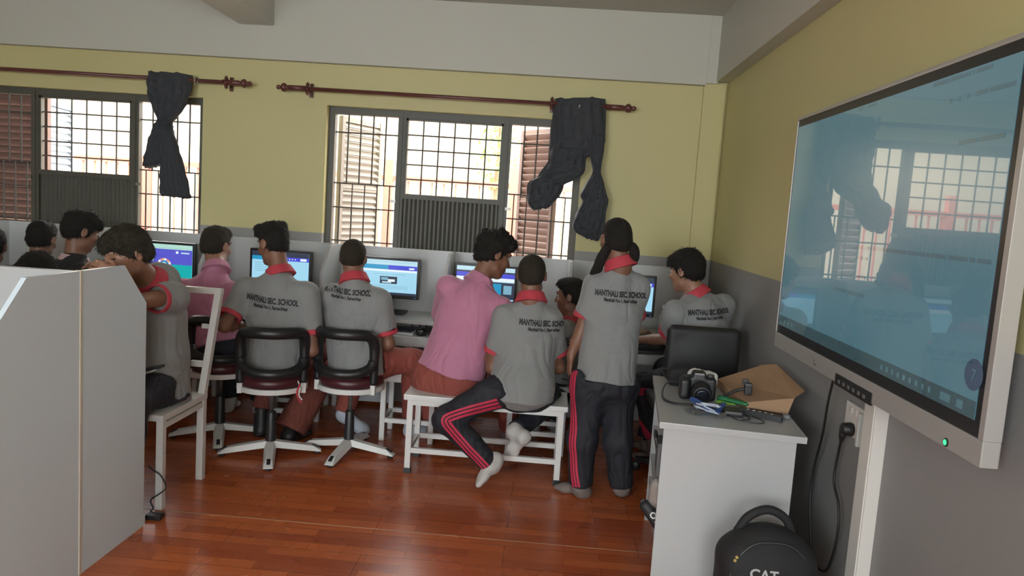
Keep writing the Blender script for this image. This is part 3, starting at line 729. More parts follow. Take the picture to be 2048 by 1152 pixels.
SM = [emis('page_pale', (0.36, 0.68, 0.86), 1.0), emis('page_header', (0.06, 0.07, 0.62), 1.0), emis('page_bar', (0.50, 0.74, 0.84), 1.0), emis('page_dark', (0.03, 0.04, 0.07), 1.0),
      emis('page_teal', (0.02, 0.30, 0.55), 1.0), emis('page_white', (0.8, 0.9, 0.95), 1.0), emis('page_green', (0.01, 0.42, 0.42), 1.0), emis('page_violet', (0.10, 0.10, 0.60), 1.0),
      emis('page_pink', (0.75, 0.25, 0.40), 1.0), emis('page_orange', (0.85, 0.45, 0.12), 1.0), emis('page_line', (0.20, 0.42, 0.55), 1.0), emis('page_mint', (0.45, 0.72, 0.62), 1.0)]
def s_web(q, cir, word):
    q(2, 0, 1, 0, 0.14); q(10, 0, 1, 0.05, 0.06); q(4, 0, 0.5, 0.14, 0.27); q(1, 0.5, 1, 0.14, 0.27); q(5, 0.86, 0.95, 0.19, 0.24, 0.001)
    q(5, 0, 1, 0.27, 0.33); q(10, 0.25, 0.8, 0.40, 0.413); q(3, 0.36, 0.66, 0.47, 0.68); q(10, 0.38, 0.5, 0.50, 0.58, 0.001); q(5, 0.5, 0.62, 0.55, 0.62, 0.001); q(2, 0.4, 0.56, 0.62, 0.66, 0.001)
    for v in (0.74, 0.78, 0.82): q(10, 0.15, 0.85, v, v + 0.01)
    q(3, 0, 1, 0.93, 1.0)
    for u in (0.3, 0.36, 0.42, 0.48): q(4, u, u + 0.03, 0.945, 0.985, 0.001)
def s_web2(q, cir, word):
    q(3, 0, 1, 0, 0.13); q(4, 0, 0.3, 0.13, 0.24); q(1, 0.3, 1, 0.13, 0.24); q(5, 0.85, 0.96, 0.15, 0.22, 0.001)
    for v in (0.32, 0.38, 0.44, 0.5, 0.56): q(10, 0.05, 0.4 + 0.3 * (v > .4), v, v + 0.015)
    for u in (0.6, 0.65, 0.7, 0.75): q(5, u, u + 0.02, 0.17, 0.20, 0.001)
    q(3, 0, 1, 0.94, 1.0)
def s_wheel(q, cir, word):
    q(11, 0, 1, 0, 0.14); q(10, 0, 1, 0.10, 0.11); q(11, 0, 0.32, 0.14, 0.5); q(7, 0, 0.32, 0.5, 0.56); q(7, 0.32, 1, 0.14, 0.58); q(6, 0.32, 1, 0.58, 1.0)
    for k in range(18):
        a = math.pi * 2 * k / 18; cir((8, 9, 5)[k % 3], 0.50 + 0.105 * math.cos(a), 0.60 + 0.16 * math.sin(a), 0.009, 0.001, 8)
    cir(4, 0.50, 0.60, 0.030, 0.0012); cir(5, 0.50, 0.60, 0.018, 0.0016); cir(1, 0.50, 0.60, 0.011, 0.002)
    cir(5, 0.73, 0.22, 0.010); q(2, 0.80, 0.95, 0.21, 0.25, 0.001); q(10, 0.04, 0.28, 0.24, 0.26, .001); q(10, 0.04, 0.2, 0.30, 0.32, .001)
def s_dark(q, cir, word):
    q(2, 0, 1, 0, 0.12); q(3, 0, 1, 0.12, 0.17); q(1, 0, 1, 0.17, 0.3); q(5, 0, 1, 0.3, 0.4); q(3, 0.55, 1, 0.42, 0.9); q(4, 0.6, 0.78, 0.46, 0.8, 0.001); q(10, 0.82, 0.96, 0.5, 0.75, 0.001); q(10, 0.05, 0.5, 0.5, 0.52); q(3, 0, 1, 0.94, 1.0)
MY = 5.06; MZ = 0.7225
monitor(-2.70, MY, MZ, s_wheel, 'black monitor showing a ring of coloured dots on blue and green')
monitor(-1.865, MY, MZ, s_web2, 'black monitor half hidden by the tall student, page under a dark top bar')
monitor(-1.10, MY, MZ, s_web, 'black monitor showing a pale page with a small dark picture in the middle')
monitor(-0.42, MY, MZ, s_dark, 'black monitor between the curly-haired student in pink and the short-haired one')
monitor(0.535, MY, MZ, s_web2, 'black monitor in the corner carrel, mostly hidden by the standing girl')

# keyboards, mouse --------------------------------------------------
def keyboard(x, y, z, w, label, body, keys, rot=0.0):
    t = thing('keyboard', label, 'keyboard', (x, y, z), rot)
    o = A(x, y, z)
    MB().box(o + A(-w / 2, -0.07, 0), o + A(w / 2, 0.07, 0.018), 0.004).build('body', body, t)
    b = MB(); n = int(w / 0.02)
    for i in range(n):
        for j in range(6):
            if n * 0.72 < i < n * 0.76: continue
            p = o + A(-w / 2 + 0.012 + i * (w - 0.02) / n, -0.058 + j * 0.0205, 0.017); b.box(p, p + A(0.015, 0.0155, 0.008))
    b.build('keys', keys, t)
    return t
PALEK = mat('keyboard_pale', (0.55, 0.58, 0.62), 0.4); DARKK = mat('keyboard_keys', (0.03, 0.035, 0.05), 0.4)
keyboard(-1.06, 4.79, 0.6325, 0.43, 'pale keyboard with dark keys on the pulled-out tray beside the student in grey', PALEK, DARKK)
t = thing('mouse', 'black computer mouse at the right end of the pale keyboard', 'mouse', (-0.80, 4.79, 0.6325))
organic('shell', [ell((-0.80, 4.79, 0.649), (0.034, 0.055, 0.022), cuts=[((0, 0, 0.6326), (0, 0, -1))])], BLK, t, 0.004)
MB().lathe((-0.804, 4.765, 0.670), [(0.008, 0), (0.008, 0.006)], 14, (1, 0, 0)).build('wheel', DARKK, t, True)
keyboard(0.58, 4.80, 0.6325, 0.42, 'black keyboard on the corner carrel tray', BLK, DARKK)
keyboard(-1.915, 4.79, 0.6325, 0.42, 'black keyboard on the tray in front of the tall student', BLK, DARKK)
t = thing('cable_bundle', 'grey cables drooping under the carrel right of the middle student', 'cable', (-0.75, 5.0, 0.1))
b = MB(); rg = random.Random(2)
for k in range(7):
    x = -0.92 + 0.05 * k; b.tube(crv([(x, 5.1, 0.66), (x + rg.uniform(-.04, .04), 5.05, 0.4), (x + rg.uniform(-.1, .1), 4.98, rg.uniform(.05, .2)), (x + rg.uniform(.0, .2), 5.0, 0.02), (x + .25, 5.05, 0.01)], 6), 0.005, 6)
b.build('cables', mat('cable_grey', (0.06, 0.06, 0.065), 0.5), t, True)

# crumpled wrapping on the corner desk, bag on its tray
t = thing('crumpled_wrapping', 'crumpled brown wrapping lying on the corner desktop below the monitor', 'wrapping', (0.56, 4.9, 0.7225))
organic('paper', [ell((0.50, 4.89, 0.745), (0.09, 0.06, 0.035)), ell((0.60, 4.90, 0.752), (0.08, 0.06, 0.04)), ell((0.67, 4.88, 0.742), (0.06, 0.05, 0.03)), cap((0, 0, 0.722), (0, 0, 0.722), .001, op='cutnone') if False else ell((0.56, 4.87, 0.73), (0.12, 0.05, 0.018))],
        mat('wrapping_brown', (0.26, 0.18, 0.12), 0.45, vary=0.3, vscale=18), t, 0.005, rumple(0.010, 75, 2))
t = thing('cloth_bag', 'black cloth pouch lying on the tray of the corner carrel', 'bag', (0.60, 4.745, 0.65))
organic('pouch', [ell((0.56, 4.745, 0.678), (0.15, 0.045, 0.03)), ell((0.66, 4.745, 0.673), (0.11, 0.04, 0.026))], mat('pouch_black', (0.012, 0.012, 0.013), 0.8), t, 0.006, rumple(0.004, 50, 1))
t = thing('water_bottle', 'clear plastic bottle on the corner desk beside the seated student', 'bottle', (0.80, 4.93, 0.7225))
b = MB(); b.lathe((0.80, 4.93, 0.7225), [(0.028, 0), (0.031, 0.008), (0.031, 0.05), (0.028, 0.06), (0.031, 0.07), (0.031, 0.13), (0.014, 0.175), (0.012, 0.19)], 24)
b.build('bottle_body', mat('clear_plastic', (0.85, 0.88, 0.88), 0.08, alpha=0.35), t, True)
MB().lathe((0.80, 4.93, 0.9125), [(0.014, 0), (0.014, 0.018), (0.012, 0.02)], 18).build('cap', mat('cap_white', (0.8, 0.8, 0.8), 0.4), t)

# white steel stools under the desks, bench ------------------------------
def stool(x0, x1, y0, y1, h, label, name='stool', cat='stool', group=None, shoe=False):
    t = thing(name, label, cat, ((x0 + x1) / 2, (y0 + y1) / 2, 0), 0, group)
    MB().box((x0, y0, h - 0.03), (x1, y1, h), 0.004).build('seat', WMET, t)
    b = MB(); b.box((x0 + 0.02, y0 + 0.015, h - 0.06), (x1 - 0.02, y0 + 0.045, h - 0.03)).box((x0 + 0.02, y1 - 0.045, h - 0.06), (x1 - 0.02, y1 - 0.015, h - 0.03)).box((x0 + 0.02, y0 + 0.02, h - 0.06), (x0 + 0.05, y1 - 0.02, h - 0.03)).box((x1 - 0.05, y0 + 0.02, h - 0.06), (x1 - 0.02, y1 - 0.02, h - 0.03)); b.build('apron', WMET, t)
    for x in (x0 + 0.035, x1 - 0.035):
        for y in (y0 + 0.032, y1 - 0.032):
            g = MB().box((x - 0.016, y - 0.016, 0.0), (x + 0.016, y + 0.016, h - 0.055), 0.002).build('leg', WMET, t)
            if shoe: MB().box((x - 0.019, y - 0.019, 0), (x + 0.019, y + 0.019, 0.03), 0.002).build('foot_cap', BLK, g)
    b = MB(); z = 0.13
    for y in (y0 + 0.032, y1 - 0.032): b.box((x0 + 0.04, y - 0.012, z - 0.014), (x1 - 0.04, y + 0.012, z + 0.014))
    for x in (x0 + 0.035, x1 - 0.035): b.box((x - 0.012, y0 + 0.04, z - 0.012), (x + 0.012, y1 - 0.04, z + 0.012))
    b.build('stretcher', WMET, t)
    return t
stool(-0.735, 0.17, 3.93, 4.27, 0.45, 'long white steel-framed bench carrying the pink-shirted student', 'bench', 'bench', shoe=True)
stool(-1.79, -1.435, 4.47, 4.78, 0.44, 'white stool pushed under the carrel behind the two swivel chairs', group='white stools under the carrels')
stool(-1.00, -0.62, 4.45, 4.76, 0.44, 'white stool under the carrel left of the bench', group='white stools under the carrels')
stool(-0.20, 0.20, 4.42, 4.72, 0.44, 'white stool behind the bench under the small seated student', group='white stools under the carrels')

# swivel chairs ---------------------------------------------------------
MAROON = mat('seat_maroon', (0.065, 0.014, 0.018), 0.35, bump=0.05, bscale=150)
PADB = mat('pad_black', (0.013, 0.014, 0.015), 0.38)
CHR = mat('chrome_grey', (0.45, 0.45, 0.44), 0.25, 0.8)
def swivel():
    t = thing('swivel_chair', '', 'chair', (0, 0, 0), 0, 'maroon swivel chairs at the carrels')
    o = MB().lathe((0, 0, 0), [(0.172, 0.425), (0.186, 0.435), (0.189, 0.455), (0.182, 0.478), (0.155, 0.488), (0.05, 0.484), (0.002, 0.482)], 48).build('seat', MAROON, t, True)
    b = MB(); b.lathe((0, 0, 0), [(0.178, 0.398), (0.195, 0.398), (0.195, 0.426), (0.178, 0.426), (0.178, 0.398)], 48, capb=False)
    for k in range(4): a = math.pi / 4 + k * math.pi / 2; b.bar((0, 0, 0.405), (0.185 * math.cos(a), 0.185 * math.sin(a), 0.405), 0.03, 0.012)
    b.build('seat_ring', WMET, t)
    b = MB(); b.lathe((0, 0, 0), [(0.013, 0.2), (0.013, 0.40), (0.05, 0.402), (0.05, 0.41)], 20); b.build('post', CHR, t, True)
    b = MB(); b.lathe((0, 0, 0), [(0.032, 0.055), (0.03, 0.07), (0.026, 0.25), (0.024, 0.255)], 24); b.build('gas_sleeve', BLK, t, True)
    for k in range(4):
        a = k * math.pi / 2 - math.pi / 2; d = A(math.cos(a), math.sin(a), 0); s = A(-d[1], d[0], 0)
        vs = []
        for r, w, zt, zb in ((0.02, 0.034, 0.085, 0.05), (0.24, 0.030, 0.050, 0.022), (0.285, 0.027, 0.022, 0.016)):
            for sx in (-1, 1):
                vs.append(tuple(d * r + s * w * sx * 0.62 + A(0, 0, zt))); vs.append(tuple(d * r + s * w * sx + A(0, 0, zb)))
        f = [(0, 2, 6, 4), (1, 5, 7, 3), (0, 4, 5, 1), (2, 3, 7, 6), (4, 6, 10, 8), (5, 9, 11, 7), (4, 8, 9, 5), (6, 7, 11, 10), (0, 1, 3, 2), (8, 10, 11, 9)]
        arm = MB().add(vs, f).build('base_arm', WMET, t)
        b = MB(); p = d * 0.255
        b.bar(tuple(d * 0.235 + A(0, 0, 0.053)), tuple(d * 0.272 + A(0, 0, 0.036)), 0.02, 0.004); b.lathe(tuple(d * 0.262), [(0.016, 0), (0.018, 0.006), (0.016, 0.02)], 14)
        b.build('foot_glide', BLK, arm)
    # padded loop back: up one side, across the top, down, and a lower bar
    pts = []
    def P(u, z): x = 0.186 * math.sin(u); return (x, -0.205 * math.cos(u) - 0.01 - 0.05 * max(0, z - 0.5), z)
    U = 1.15
    side = [(-U, 0.45), (-U, 0.52), (-U, 0.60), (-U, 0.66), (-U * 0.95, 0.705), (-U * 0.82, 0.735), (-U * 0.6, 0.745), (-U * .3, 0.748), (0, 0.748)]
    path = [P(u, z) for u, z in side] + [P(-u, z) for u, z in reversed(side[:-1])]
    c = crv(path, 5); n = len(c)
    r = [0.023 + 0.009 * min(1, max(0, (q[2] - 0.5) / 0.2)) for q in c]
    MB().tube(c, r, 14).build('back_loop', PADB, t, True)
    MB().tube(crv([P(-U * 0.97, 0.585), P(-U * .85, 0.55), P(-U * 0.5, 0.525), P(0, 0.52), P(U * 0.5, 0.525), P(U * .85, 0.55), P(U * 0.97, 0.585)], 6), 0.028, 14).build('back_bar', PADB, t, True)
    for s in (-1, 1):
        q = A(P(s * U, 0.45)); b = MB(); b.box(q + A(-0.014, -0.014, -0.06), q + A(0.014, 0.014, 0.01), 0.003); b.build('back_bracket', WMET, t)
    return t
sw = swivel(); sw['label'] = 'maroon swivel chair under the tall student with the flat-top hair, red tag hanging from it'
sw.location = (-1.52, 4.06, 0); sw.rotation_euler = (0, 0, 0.33); sw_a = sw
sw_b = dup(sw, (-1.10, 4.20, 0), -0.12, 'maroon swivel chair under the cropped-hair student beside the bench')
sw_c = dup(sw, (-1.93, 4.30, 0), 0.40, 'maroon swivel chair under the pink-shirted student at left')
stool(-3.02, -2.70, 4.18, 4.50, 0.47, 'white stool under the student in a dark jacket with a pale collar', group='white stools under the carrels')
stool(-3.42, -3.08, 4.34, 4.66, 0.47, 'white stool under the dark-clad student seen from behind at far left', group='white stools under the carrels')
sw_f = dup(sw, (-3.78, 4.30, 0), 0.0, 'swivel chair under the student cut by the left edge')
t = thing('lanyard', 'thin red and white lanyard dangling from the swivel chair', 'lanyard', (-1.327, 3.980, 0.444))
MB().tube(crv([(-1.345, 3.980, 0.465), (-1.329, 3.970, 0.432), (-1.333, 3.970, 0.388), (-1.315, 3.970, 0.361)], 6), 0.004, 8).build('strap', mat('lanyard_white', (0.7, 0.68, 0.66), 0.6), t, True)
MB().tube(crv([(-1.328, 3.965, 0.453), (-1.343, 3.965, 0.403), (-1.333, 3.965, 0.367), (-1.315, 3.965, 0.345)], 6), 0.005, 8).build('ribbon', mat('lanyard_red', (0.5, 0.03, 0.04), 0.6), t, True)

# white square-tube chair of the student behind the partition -----------------
t = thing('steel_chair', 'white square-tube chair beside the clipped end panel', 'chair', (-1.92, 3.42, 0))
fx0, fx1, fy0, fy1 = -2.13, -1.722, 3.225, 3.622
b = MB(); b.box((fx0 - 0.02, fy0 - 0.025, 0.425), (fx1 + 0.02, fy1 + 0.02, 0.455), 0.003); b.build('seat', WMET, t)
for x in (fx0, fx1):
    g = MB().box((x - 0.016, fy0 - 0.016, 0), (x + 0.016, fy0 + 0.016, 0.43), 0.002).build('leg', WMET, t)
    g = MB(); g.bar((x, fy1, 0), (x, fy1, 0.45), 0.034); g.bar((x, fy1, 0.44), (x + 0.02, fy1 + 0.13, 0.985), 0.034); g.build('leg', WMET, t)
b = MB(); b.bar((fx0 + 0.0, fy1 + 0.13, 0.97), (fx1 + 0.035, fy1 + 0.13, 0.97), 0.034, 0.03); b.build('top_rail', WMET, t)
b = MB(); b.bar((fx1 - 0.005, fy1 + 0.035, 0.60), (fx1 - 0.075, fy1 + 0.035, 0.60), 0.02, 0.03); b.bar((fx1 + 0.012, fy1 + 0.08, 0.79), (fx1 - 0.045, fy1 + 0.08, 0.79), 0.015, 0.022); b.build('back_bracket', WMET, t)
b = MB(); 
for x in (fx0, fx1): b.bar((x, fy0, 0.40), (x, fy1, 0.40), 0.028)
b.bar((fx0, fy1, 0.40), (fx1, fy1, 0.40), 0.028); b.build('apron', WMET, t)
t = thing('earphone_cord', 'thin black cord wound round the front leg of the white square-tube chair', 'cord', (-1.70, 3.2, 0))
b = MB(); b.tube(crv([(-1.788, 3.240, 0.197), (-1.745, 3.200, 0.196), (-1.706, 3.200, 0.170), (-1.687, 3.210, 0.113), (-1.714, 3.200, 0.083), (-1.752, 3.200, 0.051), (-1.736, 3.190, 0.018), (-1.735, 3.17, 0.012), (-1.70, 3.14, 0.01)], 8), 0.0035, 8); b.build('cord', BLK, t, True)
b = MB(); b.box((-1.725, 3.10, 0.0), (-1.655, 3.145, 0.022), 0.006); b.build('connector', BLK, t)
t = thing('handheld_device', 'black device lying on the white tray beside the clipped end panel', 'device', (-1.76, 3.12, 0.642))
b = MB(); b.bar((-1.751, 3.140, 0.683), (-1.678, 3.140, 0.701), 0.05, 0.012); b.build('body', BLK, t)
MB().tube(crv([(-1.742, 3.120, 0.670), (-1.722, 3.120, 0.676), (-1.694, 3.120, 0.690)], 5), 0.0025, 6).build('cable', mat('cable_white', (0.7, 0.7, 0.7), 0.4), t, True)

# black padded office chairs ------------------------------------------------
def office_chair(label):
    t = thing('office_chair', label, 'chair', (0, 0, 0))
    organic('backrest', [rbox((0, -0.24, 0.775), (0.20, 0.035, 0.165), 0.035), ell((0, -0.235, 0.775), (0.17, 0.05, 0.13), k=0.03)], mat('office_black', (0.014, 0.014, 0.015), 0.55, bump=0.1, bscale=400), t, 0.008)
    organic('seat', [rbox((0, 0, 0.45), (0.22, 0.22, 0.045), 0.04)], MATS['office_black'], t, 0.008)
    MB().tube(crv([(0, -0.26, 0.7), (0, -0.30, 0.58), (0, -0.24, 0.44), (0, -0.1, 0.40)], 6), 0.02, 10).build('back_stem', BLK, t, True)
    MB().lathe((0, 0, 0), [(0.03, 0.06), (0.03, 0.25), (0.018, 0.252), (0.018, 0.41)], 18).build('post', BLK, t, True)
    for k in range(5):
        a = k * 2 * math.pi / 5 + 0.3; d = A(math.cos(a), math.sin(a), 0)
        g = MB(); g.bar(tuple(d * 0.02 + A(0, 0, 0.085)), tuple(d * 0.27 + A(0, 0, 0.068)), 0.04, 0.03); g = g.build('base_arm', BLK, t)
        s = A(-d[1], d[0], 0) * 0.012; MB().lathe(tuple(d * 0.265 + A(0, 0, 0.027) - s), [(0.022, 0), (0.027, 0.004), (0.027, 0.02), (0.022, 0.024)], 16, tuple(s)).build('caster', BLK, g, True)
    return t
oc = office_chair('black padded office chair under the boy in the right corner'); oc.location = (0.865, 4.23, 0); oc.rotation_euler = (0, 0, 0.03)

# ------------------------------------------------------------------ white cabinet on the right and what lies on it
t = thing('cabinet', 'white laminate cabinet standing by the right wall under the screen', 'cabinet', (0.75, 3.2, 0))
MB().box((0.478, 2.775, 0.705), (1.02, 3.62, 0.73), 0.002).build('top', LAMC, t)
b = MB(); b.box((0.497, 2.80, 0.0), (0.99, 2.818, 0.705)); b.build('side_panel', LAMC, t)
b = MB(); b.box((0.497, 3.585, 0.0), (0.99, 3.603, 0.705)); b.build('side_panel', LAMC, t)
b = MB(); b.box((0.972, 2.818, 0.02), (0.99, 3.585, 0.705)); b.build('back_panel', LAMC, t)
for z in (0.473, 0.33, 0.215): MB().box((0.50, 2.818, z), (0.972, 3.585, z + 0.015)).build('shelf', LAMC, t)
ZT = 0.7305
CARD = mat('cardboard', (0.34, 0.205, 0.115), 0.75, bump=0.05, bscale=80, vary=0.08)
t = thing('cardboard_box', 'flattened brown cardboard box leaning by the wall on the white cabinet', 'box', (0.93, 3.2, ZT))
q = [(0.800, 3.240, 0.808), (0.920, 3.444, 0.840), (1.020, 3.041, 0.902), (1.050, 2.952, 0.858)]
b = MB()
bt = [(0.84, 3.46, ZT + 0.004), (1.02, 3.45, ZT + 0.004), (1.035, 3.03, ZT + 0.004), (0.865, 3.04, ZT + 0.004)]
tp = [(0.84, 3.46, ZT + 0.04), (1.03, 3.47, ZT + 0.115), (1.055, 3.03, ZT + 0.075), (0.87, 3.04, ZT + 0.04)]
b.add(bt + tp, [(3, 2, 1, 0), (4, 5, 6, 7), (0, 1, 5, 4), (1, 2, 6, 5), (2, 3, 7, 6), (3, 0, 4, 7)]); b.build('carton', CARD, t)
b = MB(); p0, p1, p2, p3 = [A(p) for p in (tp[1], tp[2], (1.11, 3.08, ZT + 0.095), (1.09, 3.42, ZT + 0.135))]
b.add([p0, p1, p2, p3] + [x + A(0, 0, 0.004) for x in (p0, p1, p2, p3)], [(0, 1, 2, 3), (7, 6, 5, 4), (0, 4, 5, 1), (1, 5, 6, 2), (2, 6, 7, 3), (3, 7, 4, 0)]); b.build('flap', CARD, t)

CAMB = mat('camera_black', (0.014, 0.014, 0.015), 0.45, bump=0.1, bscale=500); GLS = mat('lens_glass', (0.01, 0.012, 0.02), 0.05)
c = A(0.655, 3.20, ZT)
t = thing('camera', 'black camera with its strap lying at the back of the white cabinet', 'camera', tuple(c))
organic('body', [rbox(c + A(0, 0.02, 0.05), (0.075, 0.035, 0.05), 0.014), rbox(c + A(-0.06, 0.0, 0.05), (0.022, 0.045, 0.045), 0.016), rbox(c + A(0.0, 0.02, 0.105), (0.03, 0.035, 0.018), 0.012)], CAMB, t, 0.004)
MB().lathe(c + A(0.01, -0.01, 0.048), [(0.04, 0), (0.043, 0.01), (0.043, 0.05), (0.039, 0.055), (0.039, 0.075), (0.033, 0.078)], 28, (0.0, -1, -0.12)).build('lens', CAMB, t, True)
MB().lathe(c + A(0.01, -0.0885, 0.0386), [(0.032, 0), (0.02, 0.003), (0.002, 0.004)], 24, (0, -1, -.12)).build('lens_glass', GLS, t, True)
b = MB(); b.lathe(c + A(0.05, 0.02, 0.098), [(0.016, 0), (0.016, 0.012), (0.014, 0.014)], 18).lathe(c + A(-0.055, 0.0, 0.093), [(0.01, 0), (0.009, 0.01)], 14); b.build('dial', mat('dial_grey', (0.05, 0.05, 0.055), 0.35), t, True)
MB().box(c + A(-0.02, -0.018, 0.112), c + A(0.02, -0.012, 0.12), 0.001).build('maker_plate', mat('plate_grey', (0.2, 0.2, 0.2), 0.3), t)
MB().tube(crv([c + A(-0.08, 0.02, 0.07), c + A(-0.13, 0.05, 0.05), c + A(-0.15, 0.0, 0.02), c + A(-0.145, -0.08, 0.006), c + A(-0.10, -0.13, 0.005), c + A(-0.03, -0.14, 0.008)], 8), 0.006, 8, flat=0.4).build('strap', CAMB, t, True)
c = A(0.60, 3.47, ZT)
t = thing('camera_case', 'small black padded case with a buckle behind the camera on the cabinet', 'case', tuple(c))
organic('pouch', [rbox(c + A(0, 0, 0.04), (0.06, 0.05, 0.04), 0.02), ell(c + A(0.01, 0, 0.075), (0.05, 0.045, 0.02))], mat('case_black', (0.013, 0.013, 0.014), 0.8), t, 0.005, rumple(0.002, 60, 3))
MB().tube(crv([c + A(-0.05, 0.0, 0.07), c + A(-0.085, 0.02, 0.06), c + A(-0.06, -0.06, 0.03), c + A(0.0, -0.065, 0.02)], 8), 0.005, 8).build('strap', CAMB, t, True)
c = A(0.69, 3.40, ZT)
t = thing('paper_scrap', 'crumpled white wrapper lying behind the camera on the cabinet', 'wrapper', tuple(c))
organic('paper', [ell(c + A(0, 0, 0.08), (0.06, 0.03, 0.012)), ell(c + A(-0.04, 0.0, 0.045), (0.022, 0.03, 0.045)), ell(c + A(0.05, -0.01, 0.042), (0.016, 0.02, 0.042)), ell(c + A(0.0, 0, 0.03), (0.05, 0.03, 0.03))], mat('paper_white', (0.72, 0.71, 0.7), 0.6), t, 0.004, rumple(0.007, 110, 4))
c = A(0.675, 2.97, ZT)
lany = t = thing('lanyard', 'tangled blue and white lanyard heaped at the front of the cabinet top', 'lanyard', tuple(c))
rg = random.Random(11)
for k, (m, nm) in enumerate(((mat('lanyard_blue', (0.03, 0.07, 0.22), 0.5), 'ribbon'), (MATS['lanyard_blue'], 'ribbon'), (mat('lanyard_pale', (0.55, 0.6, 0.7), 0.5), 'ribbon'))):
    pts = [c + A(rg.uniform(-0.06, 0.07), rg.uniform(-0.05, 0.06), rg.uniform(0.006, 0.045)) for _ in range(10)]
    MB().tube(crv(pts, 6), 0.008, 8, flat=0.25).build(nm, m, t, True)
b = MB()
for dx, dy in ((-0.085, -0.01), (-0.06, -0.035), (-0.04, -0.04), (0.04, -0.06)): b.bar(tuple(c + A(dx, dy, 0.010)), tuple(c + A(dx + 0.025, dy + 0.02, 0.016)), 0.013, 0.012)
b.build('clip', mat('clip_metal', (0.25, 0.24, 0.23), 0.35, 0.7), t)
c = A(0.785, 3.00, ZT)
t = thing('glasses_case', 'flat black case with a looping thin cable between lanyard and pens', 'case', tuple(c))
MB().box(c + A(-0.045, -0.04, 0), c + A(0.03, 0.05, 0.022), 0.008).build('shell', BLK, t)
MB().tube(crv([c + A(-0.03, -0.045, 0.01), c + A(0.0, -0.085, 0.004), c + A(0.07, -0.105, 0.003), c + A(0.105, -0.075, 0.003), c + A(0.08, -0.02, 0.003), c + A(0.035, 0.0, 0.01), c + A(0.055, -0.05, 0.003), c + A(0.02, -0.075, 0.003)], 10), 0.0022, 6).build('cable', BLK, t, True)
c = A(0.805, 3.10, ZT)
t = thing('hand_tool', 'green plastic handle resting on the dark tools before the cardboard box', 'tool', tuple(c))
organic('handle', [cap(c + A(-0.06, 0.03, 0.035), c + A(0.035, -0.015, 0.03), 0.018, 0.014, 0.6, (0, 0, 1))], mat('handle_green', (0.012, 0.14, 0.05), 0.35), t, 0.004)
organic('grip', [cap(c + A(-0.07, 0.01, 0.022), c + A(-0.01, -0.01, 0.022), 0.016, 0.008, 0.5, (0, 0, 1))], mat('grip_lime', (0.14, 0.30, 0.04), 0.4), t, 0.004)
t = thing('remote_control', 'dark grey remote control in front of the cardboard box', 'remote', tuple(A(0.90, 2.99, ZT)))
b = MB(); b.bar((0.81, 3.04, ZT + 0.012), (0.965, 2.97, ZT + 0.012), 0.035, 0.022); b.build('body', BLK, t)
b = MB()
for k in range(5): f = 0.2 + k * 0.14; b.lathe((0.81 + 0.155 * f, 3.04 - 0.07 * f, ZT + 0.0225), [(0.006, 0), (0.005, 0.002)], 12)
b.build('buttons', mat('button_pale', (0.4, 0.4, 0.42), 0.4), t)
t = thing('pen', 'thick black marker pen lying beside the remote control', 'pen', tuple(A(0.93, 3.06, ZT)))
MB().tube([(0.86, 3.075, ZT + 0.009), (0.98, 3.03, ZT + 0.009)], 0.009, 12).build('barrel', BLK, t, True)
MB().tube([(0.98, 3.03, ZT + 0.009), (1.005, 3.02, ZT + 0.009)], 0.0098, 12).build('cap', mat('cap_grey', (0.18, 0.19, 0.2), 0.35), t, True)
c = A(0.80, 3.18, ZT)
t = thing('clamp_arm', 'black clamp arm sticking up against the cardboard box', 'clamp', tuple(c))
b = MB(); b.tube(crv([c + A(-0.07, -0.04, 0.012), c + A(-0.03, -0.01, 0.04), c + A(0.02, 0.0, 0.065), c + A(0.06, 0.0, 0.075)], 6), 0.007, 8); b.build('arm', BLK, t, True)
b = MB(); b.box(c + A(0.045, -0.02, 0.05), c + A(0.075, 0.02, 0.10), 0.006).box(c + A(0.035, -0.01, 0.09), c + A(0.06, 0.01, 0.115), 0.004); b.build('clamp_head', BLK, t)

# hanging / standing things at the cabinet's open side
t = thing('storage_box', 'dark grey fabric box on the upper shelf at the open side of the cabinet', 'box', (0.6, 2.9, 0.489))
MB().box((0.484, 2.84, 0.489), (0.90, 2.97, 0.625), 0.01).build('carton', mat('fabric_grey', (0.10, 0.10, 0.105), 0.8), t)
MB().tube(crv([(0.485, 2.86, 0.605), (0.472, 2.87, 0.645), (0.474, 2.93, 0.648), (0.486, 2.95, 0.605)], 6), 0.007, 8).build('handle', BLK, t, True)
t = thing('plastic_bag', 'pale translucent plastic bag bulging out at the open side of the cabinet', 'bag', (0.53, 2.9, 0.345))
organic('film', [ell((0.545, 2.90, 0.405), (0.075, 0.05, 0.058)), ell((0.53, 2.905, 0.372), (0.06, 0.045, 0.024)), ell((0.512, 2.89, 0.435), (0.035, 0.035, 0.034))], mat('bag_film', (0.32, 0.29, 0.27), 0.3, vary=0.2, vscale=14), t, 0.007, rumple(0.010, 45, 5))
t = thing('umbrella', 'folded black umbrella with white letters poking out below the cabinet shelf', 'umbrella', (0.52, 2.9, 0.23))
a0, a1 = A((0.469, 2.900, 0.344)), A((0.551, 2.860, 0.251))
cv = organic('canopy', [cap(a0, a1, 0.026, 0.028)], mat('umbrella_black', (0.015, 0.016, 0.017), 0.6), t, 0.005, rumple(0.002, 80, 2))
MB().tube([a0 + A(0.0, 0.0, 0.0), a0 + (a0 - a1) * 0.1, a0 + (a0 - a1) * 0.22], [0.010, 0.012, 0.010], 12).build('handle', mat('umbrella_grip', (0.10, 0.095, 0.09), 0.5), t, True)
v, f = text_on(bvh_of(cv), [('OVC', 0.034, -0.012, 0.001, 1.0)], (a0 + a1) / 2 + A(-0.02, -0.25, 0.08), unit(a1 - a0), unit(np.cross(unit(a1 - a0), A(0.1, 0.9, -0.3))), (0.08, 0.95, -0.3))
